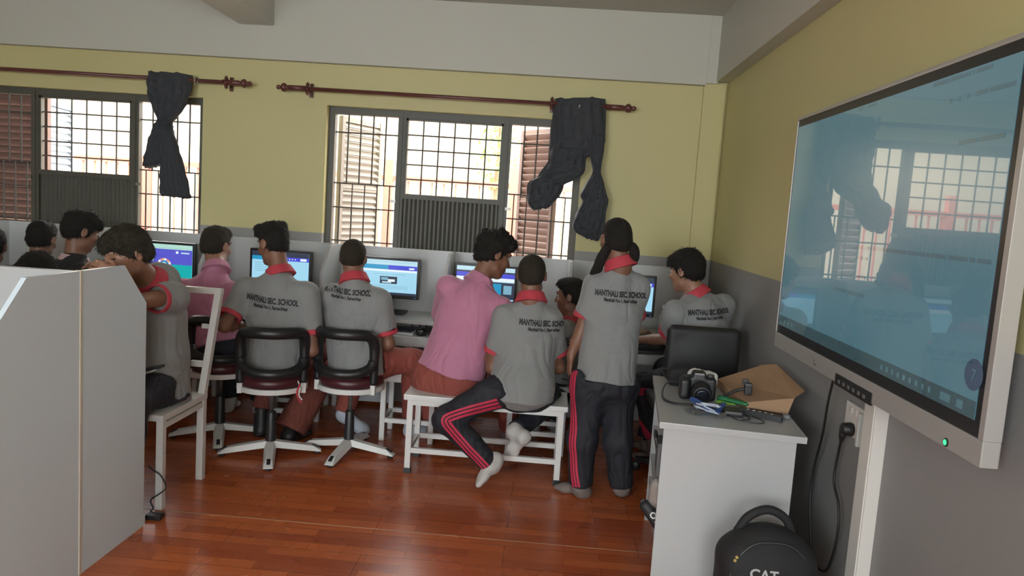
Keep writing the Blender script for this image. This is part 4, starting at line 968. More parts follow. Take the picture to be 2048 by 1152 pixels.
if f: mesh_obj('lettering', v, f, mat('letter_white', (0.65, 0.65, 0.63), 0.6), t, False)

# the cabinet stands slightly turned from the wall, with everything on and in it
for o in [o for o in COL.objects if o.parent is None and o.name.split('.')[0] in ('cabinet', 'camera', 'camera_case', 'paper_scrap', 'glasses_case', 'hand_tool', 'remote_control', 'pen', 'clamp_arm', 'storage_box', 'plastic_bag')] + [lany]:
    pv = Vector((0.494, 2.83, 0)); R_ = Matrix.Rotation(-0.105, 3, 'Z'); o.location = pv + R_ @ (o.location - pv); o.rotation_euler = (0, 0, -0.105)
# backpack -------------------------------------------------------------
BPK = mat('backpack_black', (0.012, 0.012, 0.013), 0.75, bump=0.15, bscale=350)
bx, by = 0.84, 2.50
t = thing('backpack', 'black backpack with a grab handle standing in front of the white cabinet', 'backpack', (bx, by, 0))
bp = organic('main_bag', [rbox((bx, by + 0.03, 0.20), (0.165, 0.10, 0.20), 0.07, k=0.03), ell((bx, by + 0.03, 0.34), (0.155, 0.10, 0.125), k=0.04), rbox((bx + 0.0, by - 0.07, 0.15), (0.135, 0.06, 0.15), 0.05, k=0.03)], BPK, t, 0.008, rumple(0.0025, 22, 6))
MB().tube(crv([(bx - 0.10, by + 0.05, 0.42), (bx - 0.065, by + 0.05, 0.478), (bx, by + 0.05, 0.508), (bx + 0.065, by + 0.05, 0.478), (bx + 0.095, by + 0.05, 0.41)], 8), 0.016, 10).build('grab_handle', BPK, t, True)
organic('side_pocket', [rbox((bx + 0.165, by + 0.03, 0.14), (0.035, 0.08, 0.13), 0.03)], BPK, t, 0.008)
b = MB(); b.tube([p for p in crv([(bx - 0.14, by - 0.06, 0.15), (bx - 0.135, by - 0.055, 0.32), (bx - 0.08, by - 0.05, 0.41), (bx, by - 0.048, 0.43), (bx + 0.08, by - 0.05, 0.41), (bx + 0.135, by - 0.055, 0.32), (bx + 0.14, by - 0.06, 0.15)], 8)], 0.004, 8); b.build('zip', mat('zip_black', (0.03, 0.03, 0.032), 0.4), t, True)
tr = bvh_of(bp)
p = A((0.806, 2.400, 0.325))
v, f = text_on(tr, [('CAT', 0.048, -0.012, 0.0012, 1.0)], p + A(0, -0.2, 0), (1, 0.0, -0.02), (0.02, 0, 1), (0, 1, 0), 0.003)
mesh_obj('lettering', v, f, mat('letter_grey', (0.42, 0.42, 0.42), 0.5), t, False)
p = A((0.714, 2.440, 0.366)); hit = tr.ray_cast(Vector(p + A(0, -0.2, 0)), Vector((0, 1, 0)), 0.6)[0]
if hit is not None:
    b = MB(); b.lathe(A(hit) + A(0.003, -0.001, 0.006), [(0.006, 0), (0.004, 0.004)], 12, (0, -1, 0)).lathe(A(hit) + A(-0.002, -0.001, -0.006), [(0.006, 0), (0.004, 0.004)], 12, (0, -1, 0)); b.build('badge', mat('badge_gold', (0.6, 0.45, 0.15), 0.35, 0.3), t)

# ================================================================== PEOPLE
SKIN = mat('skin_brown', (0.20, 0.095, 0.058), 0.5, bump=0.04, bscale=250, vary=0.08, vscale=25)
SKINL = mat('skin_light', (0.29, 0.15, 0.095), 0.5, bump=0.04, bscale=250, vary=0.08, vscale=25)
HAIR = mat('hair_black', (0.016, 0.014, 0.012), 0.75, bump=0.8, bscale=220, spec=0.25)
HAIRB = mat('hair_black_glare', (0.032, 0.026, 0.018), 0.75, bump=0.8, bscale=220, spec=0.25)  # black hair lightened and browned, window glare put into the colour
GREY = mat('polo_grey', (0.222, 0.227, 0.227), 0.85, bump=0.12, bscale=420, vary=0.04, vscale=30, sheen=0.15)
REDC = mat('polo_red', (0.46, 0.045, 0.065), 0.8, bump=0.1, bscale=420)
PINK = mat('shirt_pink', (0.46, 0.185, 0.285), 0.8, bump=0.1, bscale=420, vary=0.03, vscale=20, sheen=0.15)
DARKJ = mat('jacket_dark', (0.016, 0.018, 0.021), 0.8, bump=0.1, bscale=300)
PALEC = mat('collar_pale', (0.55, 0.38, 0.38), 0.8)
RUST = mat('trousers_rust', (0.17, 0.045, 0.032), 0.85, bump=0.1, bscale=350, vary=0.05, vscale=15)
CORAL = mat('trousers_coral', (0.26, 0.062, 0.045), 0.85, bump=0.1, bscale=350, vary=0.05, vscale=15)
TRACK = mat('track_black', (0.014, 0.015, 0.022), 0.75, bump=0.08, bscale=350)
STRIPE = mat('track_stripe', (0.52, 0.03, 0.075), 0.7)
INK = mat('print_ink', (0.022, 0.022, 0.024), 0.7)
SOCKW = mat('sock_white', (0.50, 0.48, 0.46), 0.9, bump=0.2, bscale=300, vary=0.1, vscale=30)
SOCKB = mat('sock_paleblue', (0.45, 0.50, 0.58), 0.9, bump=0.2, bscale=300)
SOCKG = mat('sock_greybrown', (0.20, 0.165, 0.15), 0.9, bump=0.2, bscale=300)
SHOE = mat('shoe_black', (0.013, 0.013, 0.014), 0.5)
EYEW = mat('eye_white', (0.38, 0.35, 0.33), 0.3); EYED = mat('eye_dark', (0.015, 0.01, 0.008), 0.15)
LIP = mat('lip', (0.22, 0.075, 0.06), 0.5)

def crease(m, scale, dist, strength=0.6):
    nt = m.node_tree; b = nt.nodes['Principled BSDF']; L = nt.links.new
    tc = nt.nodes.new('ShaderNodeTexCoord'); mp = nt.nodes.new('ShaderNodeMapping'); mp.inputs['Scale'].default_value = (1.0, 1.0, 0.55); mp.inputs['Rotation'].default_value = (0.3, 0.5, 0.2)
    n = nt.nodes.new('ShaderNodeTexNoise'); n.inputs['Scale'].default_value = scale; n.inputs['Detail'].default_value = 1.5; n.inputs['Distortion'].default_value = 1.2
    r = nt.nodes.new('ShaderNodeMath'); r.operation = 'ABSOLUTE'; s = nt.nodes.new('ShaderNodeMath'); s.operation = 'SUBTRACT'; s.inputs[1].default_value = 0.5
    bp = nt.nodes.new('ShaderNodeBump'); bp.inputs['Strength'].default_value = strength; bp.inputs['Distance'].default_value = dist
    L(tc.outputs['Object'], mp.inputs[0]); L(mp.outputs[0], n.inputs['Vector']); L(n.outputs['Fac'], s.inputs[0]); L(s.outputs[0], r.inputs[0]); L(r.outputs[0], bp.inputs['Height'])
    if b.inputs['Normal'].links: L(b.inputs['Normal'].links[0].from_socket, bp.inputs['Normal'])
    L(bp.outputs['Normal'], b.inputs['Normal'])
for m in (GREY, PINK): crease(m, 7.0, 0.05)
for m in (RUST, CORAL, TRACK, DARKJ): crease(m, 8.0, 0.06)
def head_axes(yaw, pitch, roll=0.0):
    """yaw 0 looks away from the camera (+y), 90 to the right; pitch > 0 looks down"""
    y, p, r = math.radians(yaw), math.radians(pitch), math.radians(roll)
    f = A(math.sin(y) * math.cos(p), math.cos(y) * math.cos(p), -math.sin(p)); rt = A(math.cos(y), -math.sin(y), 0); u = np.cross(rt, f)
    rt2 = rt * math.cos(r) + u * math.sin(r); u2 = -rt * math.sin(r) + u * math.cos(r)
    return f, u2, rt2
def head_prims(o, ax, s, neck):
    f, u, r = ax; P = lambda a, b, c: o + (f * a + u * b + r * c) * s
    F = np.array([r, f, u])
    pr = [ell(P(-0.012, 0.022, 0), A(0.073, 0.094, 0.084) * s, F, k=.02), ell(P(0.028, -0.040, 0), A(0.055, 0.063, 0.078) * s, F, k=.03),
          ell(P(0.062, -0.103, 0), A(0.026, 0.020, 0.017) * s, F, k=.025), cap(P(0.02, -0.075, -0.045), P(0.055, -0.098, -0.015), 0.018 * s, k=.02), cap(P(0.02, -0.075, 0.045), P(0.055, -0.098, 0.015), 0.018 * s, k=.02),
          cap(P(0.079, 0.026, -0.035), P(0.079, 0.026, 0.035), 0.011 * s, k=.02),
          ell(P(0.066, -0.03, -0.038), A(0.02, 0.02, 0.018) * s, F, k=.02), ell(P(0.066, -0.03, 0.038), A(0.02, 0.02, 0.018) * s, F, k=.02),
          ell(P(0.094, 0.005, -0.033), A(0.016, 0.012, 0.009) * s, F, k=.014, op='sub'), ell(P(0.094, 0.005, 0.033), A(0.016, 0.012, 0.009) * s, F, k=.014, op='sub'),
          cap(P(0.086, 0.012, 0), P(0.108, -0.03, 0), 0.008 * s, 0.011 * s, k=.012), ell(P(0.094, -0.034, -0.012), A(0.008, 0.010, 0.007) * s, F, k=.008), ell(P(0.094, -0.034, 0.012), A(0.008, 0.010, 0.007) * s, F, k=.008),
          cap(P(0.084, -0.060, -0.018), P(0.084, -0.060, 0.018), 0.008 * s, k=.010), cap(P(0.083, -0.074, -0.015), P(0.083, -0.074, 0.015), 0.008 * s, k=.010), cap(P(0.096, -0.067, -0.02), P(0.096, -0.067, 0.02), 0.0035 * s, k=.006, op='sub')]
    for q in (-1, 1):
        e = unit(r * q - f * 0.35); E = np.array([e, unit(np.cross(u, e)), u])
        pr += [ell(P(-0.012, -0.008, q * 0.079), A(0.010, 0.019, 0.031) * s, E, k=.008), ell(P(-0.010, -0.004, q * 0.089), A(0.006, 0.011, 0.018) * s, E, k=.006, op='sub')]
    pr += [cap(P(-0.022, -0.055, 0), neck, 0.052 * s, 0.058, k=.03)]
    return pr
def hair_prims(o, ax, s, style):
    f, u, r = ax; P = lambda a, b, c: o + (f * a + u * b + r * c) * s; F = np.array([r, f, u])
    face = (P(0.030, 0.0, 0), f * 0.86 - u * 0.51)
    ear = (P(-0.005, -0.035, 0), f * 0.45 - u * 0.89)
    nape = (P(-0.06, -0.070, 0), -u * 0.9 - f * 0.05)
    C = (face, nape)
    if style == 'crop':
        return [ell(P(-0.016, 0.026, 0), A(0.078, 0.096, 0.088) * s, F, cuts=C), ell(P(-0.04, -0.02, 0), A(0.066, 0.067, 0.06) * s, F, k=.03, cuts=(ear, nape))]
    if style == 'short':
        return [ell(P(-0.014, 0.034, 0), A(0.081, 0.101, 0.090) * s, F, cuts=C), ell(P(-0.045, -0.025, 0), A(0.068, 0.064, 0.06) * s, F, k=.03, cuts=(ear, nape)), ell(P(0.05, 0.085, 0), A(0.055, 0.045, 0.032) * s, F, k=.03)]
    if style == 'flat':
        return [ell(P(-0.014, 0.030, 0), A(0.077, 0.097, 0.086) * s, F, cuts=C), rbox(P(0.004, 0.085, 0), A(0.066, 0.090, 0.038) * s, 0.028, F, k=.03), rbox(P(0.065, 0.095, 0.0), A(0.055, 0.042, 0.025) * s, 0.02, F, k=.02), ell(P(-0.05, -0.02, 0), A(0.062, 0.056, 0.055) * s, F, k=.03, cuts=(ear, nape))]
    if style == 'curly':
        pr = [ell(P(-0.014, 0.045, 0), A(0.090, 0.112, 0.098) * s, F, cuts=(face, nape)), ell(P(-0.045, -0.025, 0), A(0.074, 0.068, 0.06) * s, F, k=.03, cuts=(ear, nape)), ell(P(0.060, 0.088, 0.0), A(0.072, 0.055, 0.045) * s, F, k=.03)]
        rg = random.Random(5)
        for k in range(26):
            a = rg.uniform(0, 6.28); b = rg.uniform(0.1, 1.0); q = P(-0.01 + 0.105 * math.cos(a) * math.cos(b), 0.05 + 0.10 * math.sin(b), 0.088 * math.sin(a) * math.cos(b)); pr.append(ell(q, A(0.016, 0.016, 0.016) * s, k=.012))
        return pr
    if style == 'mop':
        return [ell(P(-0.012, 0.040, 0), A(0.086, 0.108, 0.094) * s, F, cuts=((P(0.045, 0.0, 0), f * 0.9 - u * 0.43), nape)), ell(P(-0.045, -0.02, 0), A(0.074, 0.070, 0.064) * s, F, k=.03, cuts=(ear, nape)), ell(P(0.062, 0.058, 0), A(0.070, 0.044, 0.040) * s, F, k=.03)]
    if style == 'girl':
        return [ell(P(-0.012, 0.026, 0), A(0.079, 0.099, 0.089) * s, F, cuts=(face, (P(-0.06, -0.085, 0), -u))), ell(P(-0.045, -0.03, 0), A(0.072, 0.064, 0.066) * s, F, k=.03, cuts=(ear,))]
def hair_mesh(hp, m, t, warp, ax, head, s, style, seed):
    V, lo, hh = field(hp, 0.005, warp); v, q = nets(V, lo, hh)
    L0, n = dict(crop=(0.010, 900), short=(0.026, 900), flat=(0.022, 900), curly=(0.022, 900), mop=(0.034, 1000), girl=(0.012, 150))[style]
    rg = np.random.RandomState(seed + 40); f, u, r = ax
    fn = np.cross(v[q[:, 2]] - v[q[:, 0]], v[q[:, 3]] - v[q[:, 1]]); fn /= np.linalg.norm(fn, axis=1)[:, None] + 1e-12
    cen = v[q].mean(1); c0 = head + u * 0.03 * s
    if ((cen - c0) * fn).sum() < 0: fn = -fn
    pick = rg.choice(len(q), min(n, len(q)), False); vs = [v]; fs = [q]; k = len(v)
    crown = head - f * 0.04 * s + u * 0.12 * s
    for i in pick:
        p, nn = cen[i], fn[i]
        d = p - crown; d = d - nn * (d @ nn); d = unit(d + rg.normal(size=3) * (0.03 if style != 'curly' else 0.09)); d = unit(d - nn * (d @ nn) + nn * rg.uniform(0.02, 0.22)); w = unit(np.cross(d, nn)) * 0.0016; L = L0 * s * rg.uniform(0.5, 1.15)
        a, b, c = p - nn * 0.003, p + d * L * .55 + nn * 0.0015, p + d * L - nn * L * 0.10
        vs.append(np.array([a - w, a + w, b + w, b - w, c + w * .2, c - w * .2])); fs.append(np.array([[k, k + 1, k + 2, k + 3], [k + 3, k + 2, k + 4, k + 5]])); k += 6
    return mesh_obj('hair', np.concatenate(vs), np.concatenate(fs), m, t, True)
def hand_prims(w, d, n, th, curl=0.5, s=1.0):
    """w wrist, d finger direction, n back-of-hand normal, th thumb side direction"""
    d = unit(d); n = unit(n - d * (n @ d)); th = unit(th - d * (th @ d) - n * (th @ n)); P = lambda a, b, c: w + (d * a + th * b + n * c) * s
    pr = [cap(w, P(0.02, 0, 0), 0.022 * s, 0.026 * s, .75, n, k=.015), cap(P(0.02, 0.012, 0), P(0.075, 0.018, 0), 0.022 * s, 0.018 * s, .6, n, k=.012), cap(P(0.02, -0.012, 0), P(0.072, -0.022, 0), 0.021 * s, 0.017 * s, .6, n, k=.012)]
    for b, L, a0 in ((0.030, 0.070, 0.080), (0.010, 0.078, 0.083), (-0.010, 0.072, 0.080), (-0.029, 0.056, 0.073)):
        p = P(a0, b, 0); ang = curl * 0.5
        for i, fr in enumerate((0.45, 0.32, 0.23)):
            q = p + (d * math.cos(ang) - n * math.sin(ang) + th * (b * 0.8)) * L * fr * s
            pr.append(cap(p, q, (0.0085 - 0.0008 * i) * s, (0.0080 - 0.0009 * i) * s, k=.004)); p = q; ang += curl * (0.9 - 0.1 * i)
    p = P(0.022, 0.028, -0.006); q = P(0.058, 0.055, -0.018); e = P(0.088, 0.058, -0.026)
    pr += [cap(p, q, 0.013 * s, 0.010 * s, k=.01), cap(q, e, 0.0095 * s, 0.0078 * s, k=.004)]
    return pr
def foot_prims(an, heel, toe, kn, w=0.034, k=.02):
    an, heel, toe = A(an), A(heel), A(toe); d = unit(toe - heel); lg = unit(kn - an); up = unit(lg - d * (lg @ d)); L = np.linalg.norm(toe - heel)
    ball = heel + d * L * 0.70; sd = np.cross(d, up)
    pr = [cap(an, heel + up * 0.03 + d * 0.03, 0.036, 0.036, k=k), ell(heel + up * 0.028 + d * 0.028, (0.032, 0.032, 0.030), k=k), cap(heel + d * 0.04 + up * 0.04, ball + up * 0.022, 0.034, 0.026, .85, up, k=k),
          cap(ball + up * 0.018 - sd * w * .4, toe + up * 0.014 - sd * w * .35 - d * .015, 0.024, 0.017, .75, up, k=k), cap(ball + up * 0.018 + sd * w * .5, toe + up * 0.014 + sd * w * .4 - d * .03, 0.022, 0.015, .75, up, k=k), cap(an, an + lg * 0.10, 0.034, 0.036, k=k)]
    return pr

def person(label, head, yaw, pitch, roll, s, neck, pel, sh, el, wr, hip, kn, an, hair='short', shirt=GREY, collar=REDC, cuff=REDC, pants=RUST, skin=SKIN, chest=None, w=(0.150, 0.145, 0.165), dep=0.66,
           sleeve=0.62, hem=None, feet=None, sock=SOCKW, sockh=0.1, shoes=None, print_at=None, print_size=1.0, hands=None, seed=0, leg=(0.088, 0.070, 0.062), fold=0.0095, hairmat=HAIR, collar_h=0.036, extra=None, eyes=True, legw=None, long_sleeve=False, stripes=None, pw=0.155, back=None):
    head, neck, pel = A(head), A(neck), A(pel); ax = head_axes(yaw, pitch, roll); f, u, r = ax
    sh = [A(p) for p in sh]; el = [A(p) for p in el]; wr = [A(p) for p in wr]; hip = [A(p) for p in hip]; kn = [A(p) for p in kn]; an = [A(p) for p in an]
    base = (float(pel[0]), float(pel[1]), 0.0)
    t = thing('person', label, 'person', base)
    side = unit(sh[1] - sh[0]); mid = (sh[0] + sh[1]) / 2
    if chest is None: chest = mid * 0.72 + pel * 0.28
    chest = A(chest); spine = unit(mid - pel); v = unit(np.cross(side, spine)); side2 = unit(np.cross(spine, v))
    waist = pel * 0.62 + chest * 0.38
    # --- body: one continuous skin surface
    b = head_prims(head, ax, s, neck)
    b += [cap(neck, chest, 0.055, 0.075, k=.03), cap(chest, pel, 0.075, 0.075, k=.03)]
    for i in (0, 1):
        b += [cap(neck * .4 + mid * .6, sh[i], 0.035, 0.04, k=.03), cap(sh[i], el[i], 0.042, 0.034, k=.015), ell(el[i], (0.034,) * 3, k=.015), cap(el[i], el[i] * .6 + wr[i] * .4, 0.035, 0.034, k=.015), cap(el[i] * .6 + wr[i] * .4, wr[i], 0.034, 0.0235, k=.015)]
        d = unit(wr[i] - el[i])
        if hands and hands[i]: hd, hn, ht, hc = hands[i]
        else: hd, hn, ht, hc = d, (0, 0, 1), side * (1 if i == 0 else -1), 0.5
        b += hand_prims(wr[i], A(hd), A(hn), A(ht), hc, s * 0.97)
        b += [cap(pel, hip[i], 0.07, 0.07, k=.03), cap(hip[i], kn[i], 0.055, 0.045, k=.02), cap(kn[i], an[i], 0.042, 0.03, k=.02)]
    ft = feet or [None, None]; feetpts = []
    for i in (0, 1):
        if ft[i] is None:
            fd = unit((kn[i] - hip[i]) * A(1, 1, 0)); heel = A(an[i][0], an[i][1], 0.006) - fd * 0.05; ft_i = (heel, heel + fd * 0.225)
        else: ft_i = (A(ft[i][0]), A(ft[i][1]))
        feetpts.append(ft_i); b += foot_prims(an[i], ft_i[0], ft_i[1], kn[i])
    organic('body', b, skin, t, 0.006)
    # eyes, brows, lips
    P = lambda a, bb, c: head + (f * a + u * bb + r * c) * s
    for q in (-1, 1):
        if not eyes:
            MB().tube(crv([P(0.083, 0.004, q * 0.018), P(0.090, 0.000, q * 0.032), P(0.078, 0.002, q * 0.048)], 4), 0.0025 * s, 8).build('eyelashes', EYED, t, True); continue
        e = organic('eye', [ell(P(0.0735, 0.004, q * 0.032), (0.0118 * s,) * 3)], EYEW, t, 0.003)
        organic('iris', [ell(P(0.0812, 0.003, q * 0.032), A(0.0058 * s, 0.0058 * s, 0.0058 * s))], EYED, e, 0.0025)
        MB().tube([P(0.088, 0.026, q * 0.014), P(0.090, 0.031, q * 0.033), P(0.076, 0.027, q * 0.053)], [0.0035 * s, 0.004 * s, 0.002 * s], 8).build('eyebrow', hairmat, t, True)
    MB().tube(crv([P(0.085, -0.066, -0.022), P(0.0935, -0.064, -0.006), P(0.0935, -0.064, 0.006), P(0.085, -0.066, 0.022)], 4), 0.0052 * s, 8, flat=0.8).build('lips', LIP, t, True)
    # --- hair
    amp, fr = dict(crop=(0.0012, 200), short=(0.0035, 120), flat=(0.004, 110), curly=(0.007, 130), mop=(0.005, 90), girl=(0.0015, 140))[hair]
    hp = hair_prims(head, ax, s, hair)
    for q in hp:
        if q['cuts']: q['ck'] = 0.022
    hair_mesh(hp, hairmat, t, rumple(amp, fr, seed), ax, head, s, hair, seed)
    # --- shirt
    wl, ww, wc = w; hemp = A(hem) if hem is not None else pel - spine * 0.02
    sp = [cap(hemp - spine * .03, waist, wl * 1.05, ww, dep * 1.08, v, k=.05, cuts=((hemp, -spine),)), cap(waist, chest, ww, wc, dep, v, k=.05), cap(chest, mid - spine * 0.05, wc, wc * 0.86, dep, v, k=.05),
          cap(sh[0] - side2 * -0.012 - spine * .01, sh[1] - side2 * 0.012 - spine * .01, 0.062, 0.062, .95, v, k=.05), cap(neck - spine * 0.01, mid, 0.062, 0.085, 1.0, v, k=.05)]
    if back is not None:
        for p, rr in back: sp.append(ell(p, rr, k=.06))
    cf = []
    for i in (0, 1):
        if long_sleeve:
            e1 = wr[i] * 0.9 + el[i] * .1; d2 = unit(wr[i] - el[i])
            sp += [cap(sh[i], el[i], 0.062, 0.052, k=.04), cap(el[i], e1 + d2 * .03, 0.052, 0.04, k=.02, cuts=((e1, d2),))]; continue
        d = unit(el[i] - sh[i]); L = np.linalg.norm(el[i] - sh[i]); e = sh[i] + d * L * sleeve
        sp += [cap(sh[i], e + d * .03, 0.063, 0.066, k=.045, cuts=((e, d),))]
        cf.append((i, e, d))
    shirt_o = organic('shirt', sp, shirt, t, 0.007, rumple(fold, 26, seed, (1, 1, .5)))
    if cuff is not None:
        for i, e, d in cf:
            organic('cuff', [cap(e - d * .03, e + d * .05, 0.0675, 0.067, cuts=((e - d * 0.003, -d), (e + d * 0.026, d))), cap(e - d * .1, e + d * .1, 0.057, op='sub', k=.004)], cuff, t, 0.005, rumple(0.002, 40, seed + i))
    if collar is not None:
        nd = unit(head - u * 0.05 * s - neck); nb = neck + nd * 0.005; ntop = neck + nd * collar_h
        organic('collar', [cap(nb - nd * .03, ntop + nd * .03, 0.094, 0.061, k=.02, cuts=((ntop, nd), (nb - nd * 0.024, -nd))), cap(nb - nd * .1, ntop + nd * .1, 0.057, 0.057, op='sub', k=.006)], collar, t, 0.004, rumple(0.0018, 60, seed))
    # --- trousers
    ct = ((hemp + spine * 0.03, spine),)
    tp = [cap(hip[0], hip[1], pw * 0.78, pw * 0.78, .88, v, k=.06, cuts=ct), cap(pel + spine * 0.03, pel - spine * .02, pw, pw, dep + .06, v, k=.06, cuts=ct)]
    for i in (0, 1):
        lg = legw[i] if legw else leg; d = unit(an[i] - kn[i]); e = an[i] - d * 0.01
        tp += [cap(hip[i], kn[i], lg[0], lg[1], k=.05), ell(kn[i], (lg[1],) * 3, k=.03), cap(kn[i], e + d * .03, lg[1], lg[2], k=.03, cuts=((e, d),))]
    tp += [dict(q, op='sub', k=0.004, **(dict(ra=q['ra'] + 0.012, rb=q['rb'] + 0.012) if q['t'] == 'c' else {})) for q in sp[:3] + sp[5 if back is None else 5:]]
    tr = organic('trousers', tp, pants, t, 0.007, rumple(fold * 0.9, 30, seed + 2))
    if stripes:
        tree = bvh_of(tr)
        for i, path_off, out, spread in stripes:
            out = unit(out); pts = [A(p) for p in path_off]
            for kk in (-1, 0, 1):
                vs = []; fs = []; c = crv(pts, 16); ok = []
                for j, p in enumerate(c):
                    d = unit(c[min(j + 1, len(c) - 1)] - c[max(j - 1, 0)]); sd = unit(np.cross(d, out))
                    for e in (-0.006, -0.002, 0.002, 0.006):
                        o0 = p + sd * (kk * spread + e) + out * 0.25; hit = tree.ray_cast(Vector(o0), Vector(-out), 0.5)
                        ok.append(hit[0] is not None); vs.append(tuple(A(hit[0]) + out * 0.0022) if hit[0] is not None else tuple(o0 - out * .25))
                for j in range(len(c) - 1):
                    for e in range(3):
                        q = (j * 4 + e, j * 4 + e + 1, j * 4 + 5 + e, j * 4 + 4 + e)
                        if all(ok[m] for m in q) and max(np.linalg.norm(A(vs[a]) - A(vs[bb])) for a in q for bb in q) < 0.06: fs.append(q)
                if fs:
                    o = mesh_obj('stripe', vs, fs, STRIPE, tr, True); OFF[o] = OFF[tr]
    # --- socks, shoes
    for i in (0, 1):
        he, to = feetpts[i]; d = unit(to - he); dl = unit(kn[i] - an[i]); upf = unit(dl - d * (dl @ d))
        if shoes and shoes[i]:
            fp = foot_prims(an[i], he, to, kn[i], k=.02)
            for q in fp:
                for kx in ('ra', 'rb'):
                    if kx in q: q[kx] += 0.007
                if 'rad' in q: q['rad'] = q['rad'] + 0.007
            organic('shoe', fp[:-1] + [dict(op='add', **{k_: v_ for k_, v_ in cap(he + upf * 0.01, to + upf * 0.008, 0.03, 0.028, .5, upf).items() if k_ != 'op'})], SHOE, t, 0.005)
            sk = [cap(an[i] - dl * 0.01, an[i] + dl * sockh, 0.040, 0.042, k=.02)]
        else:
            fp = foot_prims(an[i], he, to, kn[i], k=.02); sk = []
            for q in fp[:-1]:
                for kx in ('ra', 'rb'):
                    if kx in q: q[kx] += 0.004
                if 'rad' in q: q['rad'] = q['rad'] + 0.004
                sk.append(q)
            sk += [cap(an[i] - dl * 0.01, an[i] + dl * sockh, 0.041, 0.043, k=.03, cuts=((an[i] + dl * sockh * .9, dl),))]
        organic('sock', sk, sock[i] if isinstance(sock, (list, tuple)) else sock, t, 0.005, rumple(0.0015, 90, seed + i))
    # --- print on the back
    if print_at is not None:
        tree = bvh_of(shirt_o); o, rt, up_, d = print_at; o = A(o); d = unit(d); z = print_size
        vs, fs = text_on(tree, [('MANTHALI SEC. SCHOOL', 0.044 * z, 0.0, 0.0024, 0.60), ('Manthali No-1, Ramechhap', 0.027 * z, -0.030 * z, 0.0013, 0.66)], o - d * 0.3, rt, up_, d)
        if fs: mesh_obj('shirt_print', vs, fs, INK, t, False)
    if extra: extra(t, P, ax)
    return t

V3 = lambda *a: A(*a)
# the tall student with the flat-top hair, on the left of the two front swivel chairs
def band(t, P, ax):
    a, b2 = A(-1.845, 4.16, 0.755), A(-1.70, 4.42, 0.80)
person('boy in a grey polo with flat-top hair seated on a swivel chair, head turned left', (-1.596, 4.200, 1.210), -56, 14, 0, 0.98, (-1.537, 4.160, 1.042), (-1.53, 4.13, 0.575),
       [(-1.724, 4.120, 0.937), (-1.347, 4.110, 0.948)], [(-1.773, 3.980, 0.745), (-1.298, 4.060, 0.630)], [(-1.751, 4.170, 0.729), (-1.414, 4.300, 0.661)],
       [(-1.62, 4.18, 0.55), (-1.45, 4.18, 0.55)], [(-1.66, 4.56, 0.52), (-1.32, 4.56, 0.53)], [(-1.711, 4.400, 0.153), (-1.491, 4.300, 0.067)], hair='flat', print_at=((-1.526, 4.050, 0.890), (0.98, 0.12, -0.06), (0.03, 0.1, 1), (0.05, 1, 0.05)),
       print_size=1.02, shoes=[True, True], sock=SOCKG, w=(0.165, 0.160, 0.172), pants=RUST, seed=1, legw=[(0.088, 0.068, 0.055), (0.092, 0.085, 0.10)], hem=(-1.53, 4.12, 0.49), sleeve=0.66)
# the cropped-hair student on the right swivel chair
person('boy in a grey polo with cropped hair seated on a swivel chair beside the bench', (-1.126, 4.220, 1.160), 0, 12, 0, 0.93, (-1.106, 4.180, 1.034), (-1.09, 4.20, 0.575),
       [(-1.255, 4.220, 0.925), (-0.943, 4.180, 0.929)], [(-1.351, 4.420, 0.646), (-0.894, 4.200, 0.671)], [(-1.390, 4.650, 0.660), (-0.999, 4.560, 0.662)],
       [(-1.15, 4.26, 0.55), (-1.00, 4.26, 0.55)], [(-1.16, 4.62, 0.50), (-0.777, 4.400, 0.538)], [(-1.220, 4.500, 0.140), (-0.80, 4.62, 0.10)], hair='crop', print_at=((-1.130, 4.050, 0.956), (1, 0.02, -0.02), (0.0, 0.1, 1), (0, 1, 0.05)), print_size=0.94,
       w=(0.162, 0.155, 0.168), pants=CORAL, seed=2, sock=SOCKB, hem=(-1.075, 4.19, 0.49), hairmat=HAIRB, feet=[((-1.09, 4.47, 0.02), (-1.17, 4.66, 0.012)), None], sleeve=0.68, leg=(0.088, 0.075, 0.06))
# pink shirt on the bench, curly hair, leaning right
person('curly-haired person in a pink shirt seated on the long bench, leaning right', (-0.310, 4.220, 1.232), 62, 20, 8, 1.02, (-0.383, 4.160, 1.070), (-0.497, 4.120, 0.550),
       [(-0.559, 4.180, 1.038), (-0.247, 4.100, 0.939)], [(-0.633, 4.450, 0.795), (-0.222, 4.120, 0.702)], [(-0.463, 4.600, 0.786), (-0.297, 4.400, 0.674)],
       [(-0.595, 4.160, 0.495), (-0.397, 4.160, 0.505)], [(-0.716, 4.550, 0.415), (-0.211, 4.420, 0.506)], [(-0.66, 4.62, 0.10), (-0.17, 4.60, 0.10)], hair='curly', shirt=PINK, collar=PINK, cuff=None, pants=CORAL, skin=SKIN,
       w=(0.190, 0.175, 0.178), dep=0.72, hem=(-0.503, 4.100, 0.562), seed=3, collar_h=0.045, fold=0.008, pw=0.185, sleeve=0.85, sock=SOCKG, leg=(0.10, 0.078, 0.065))
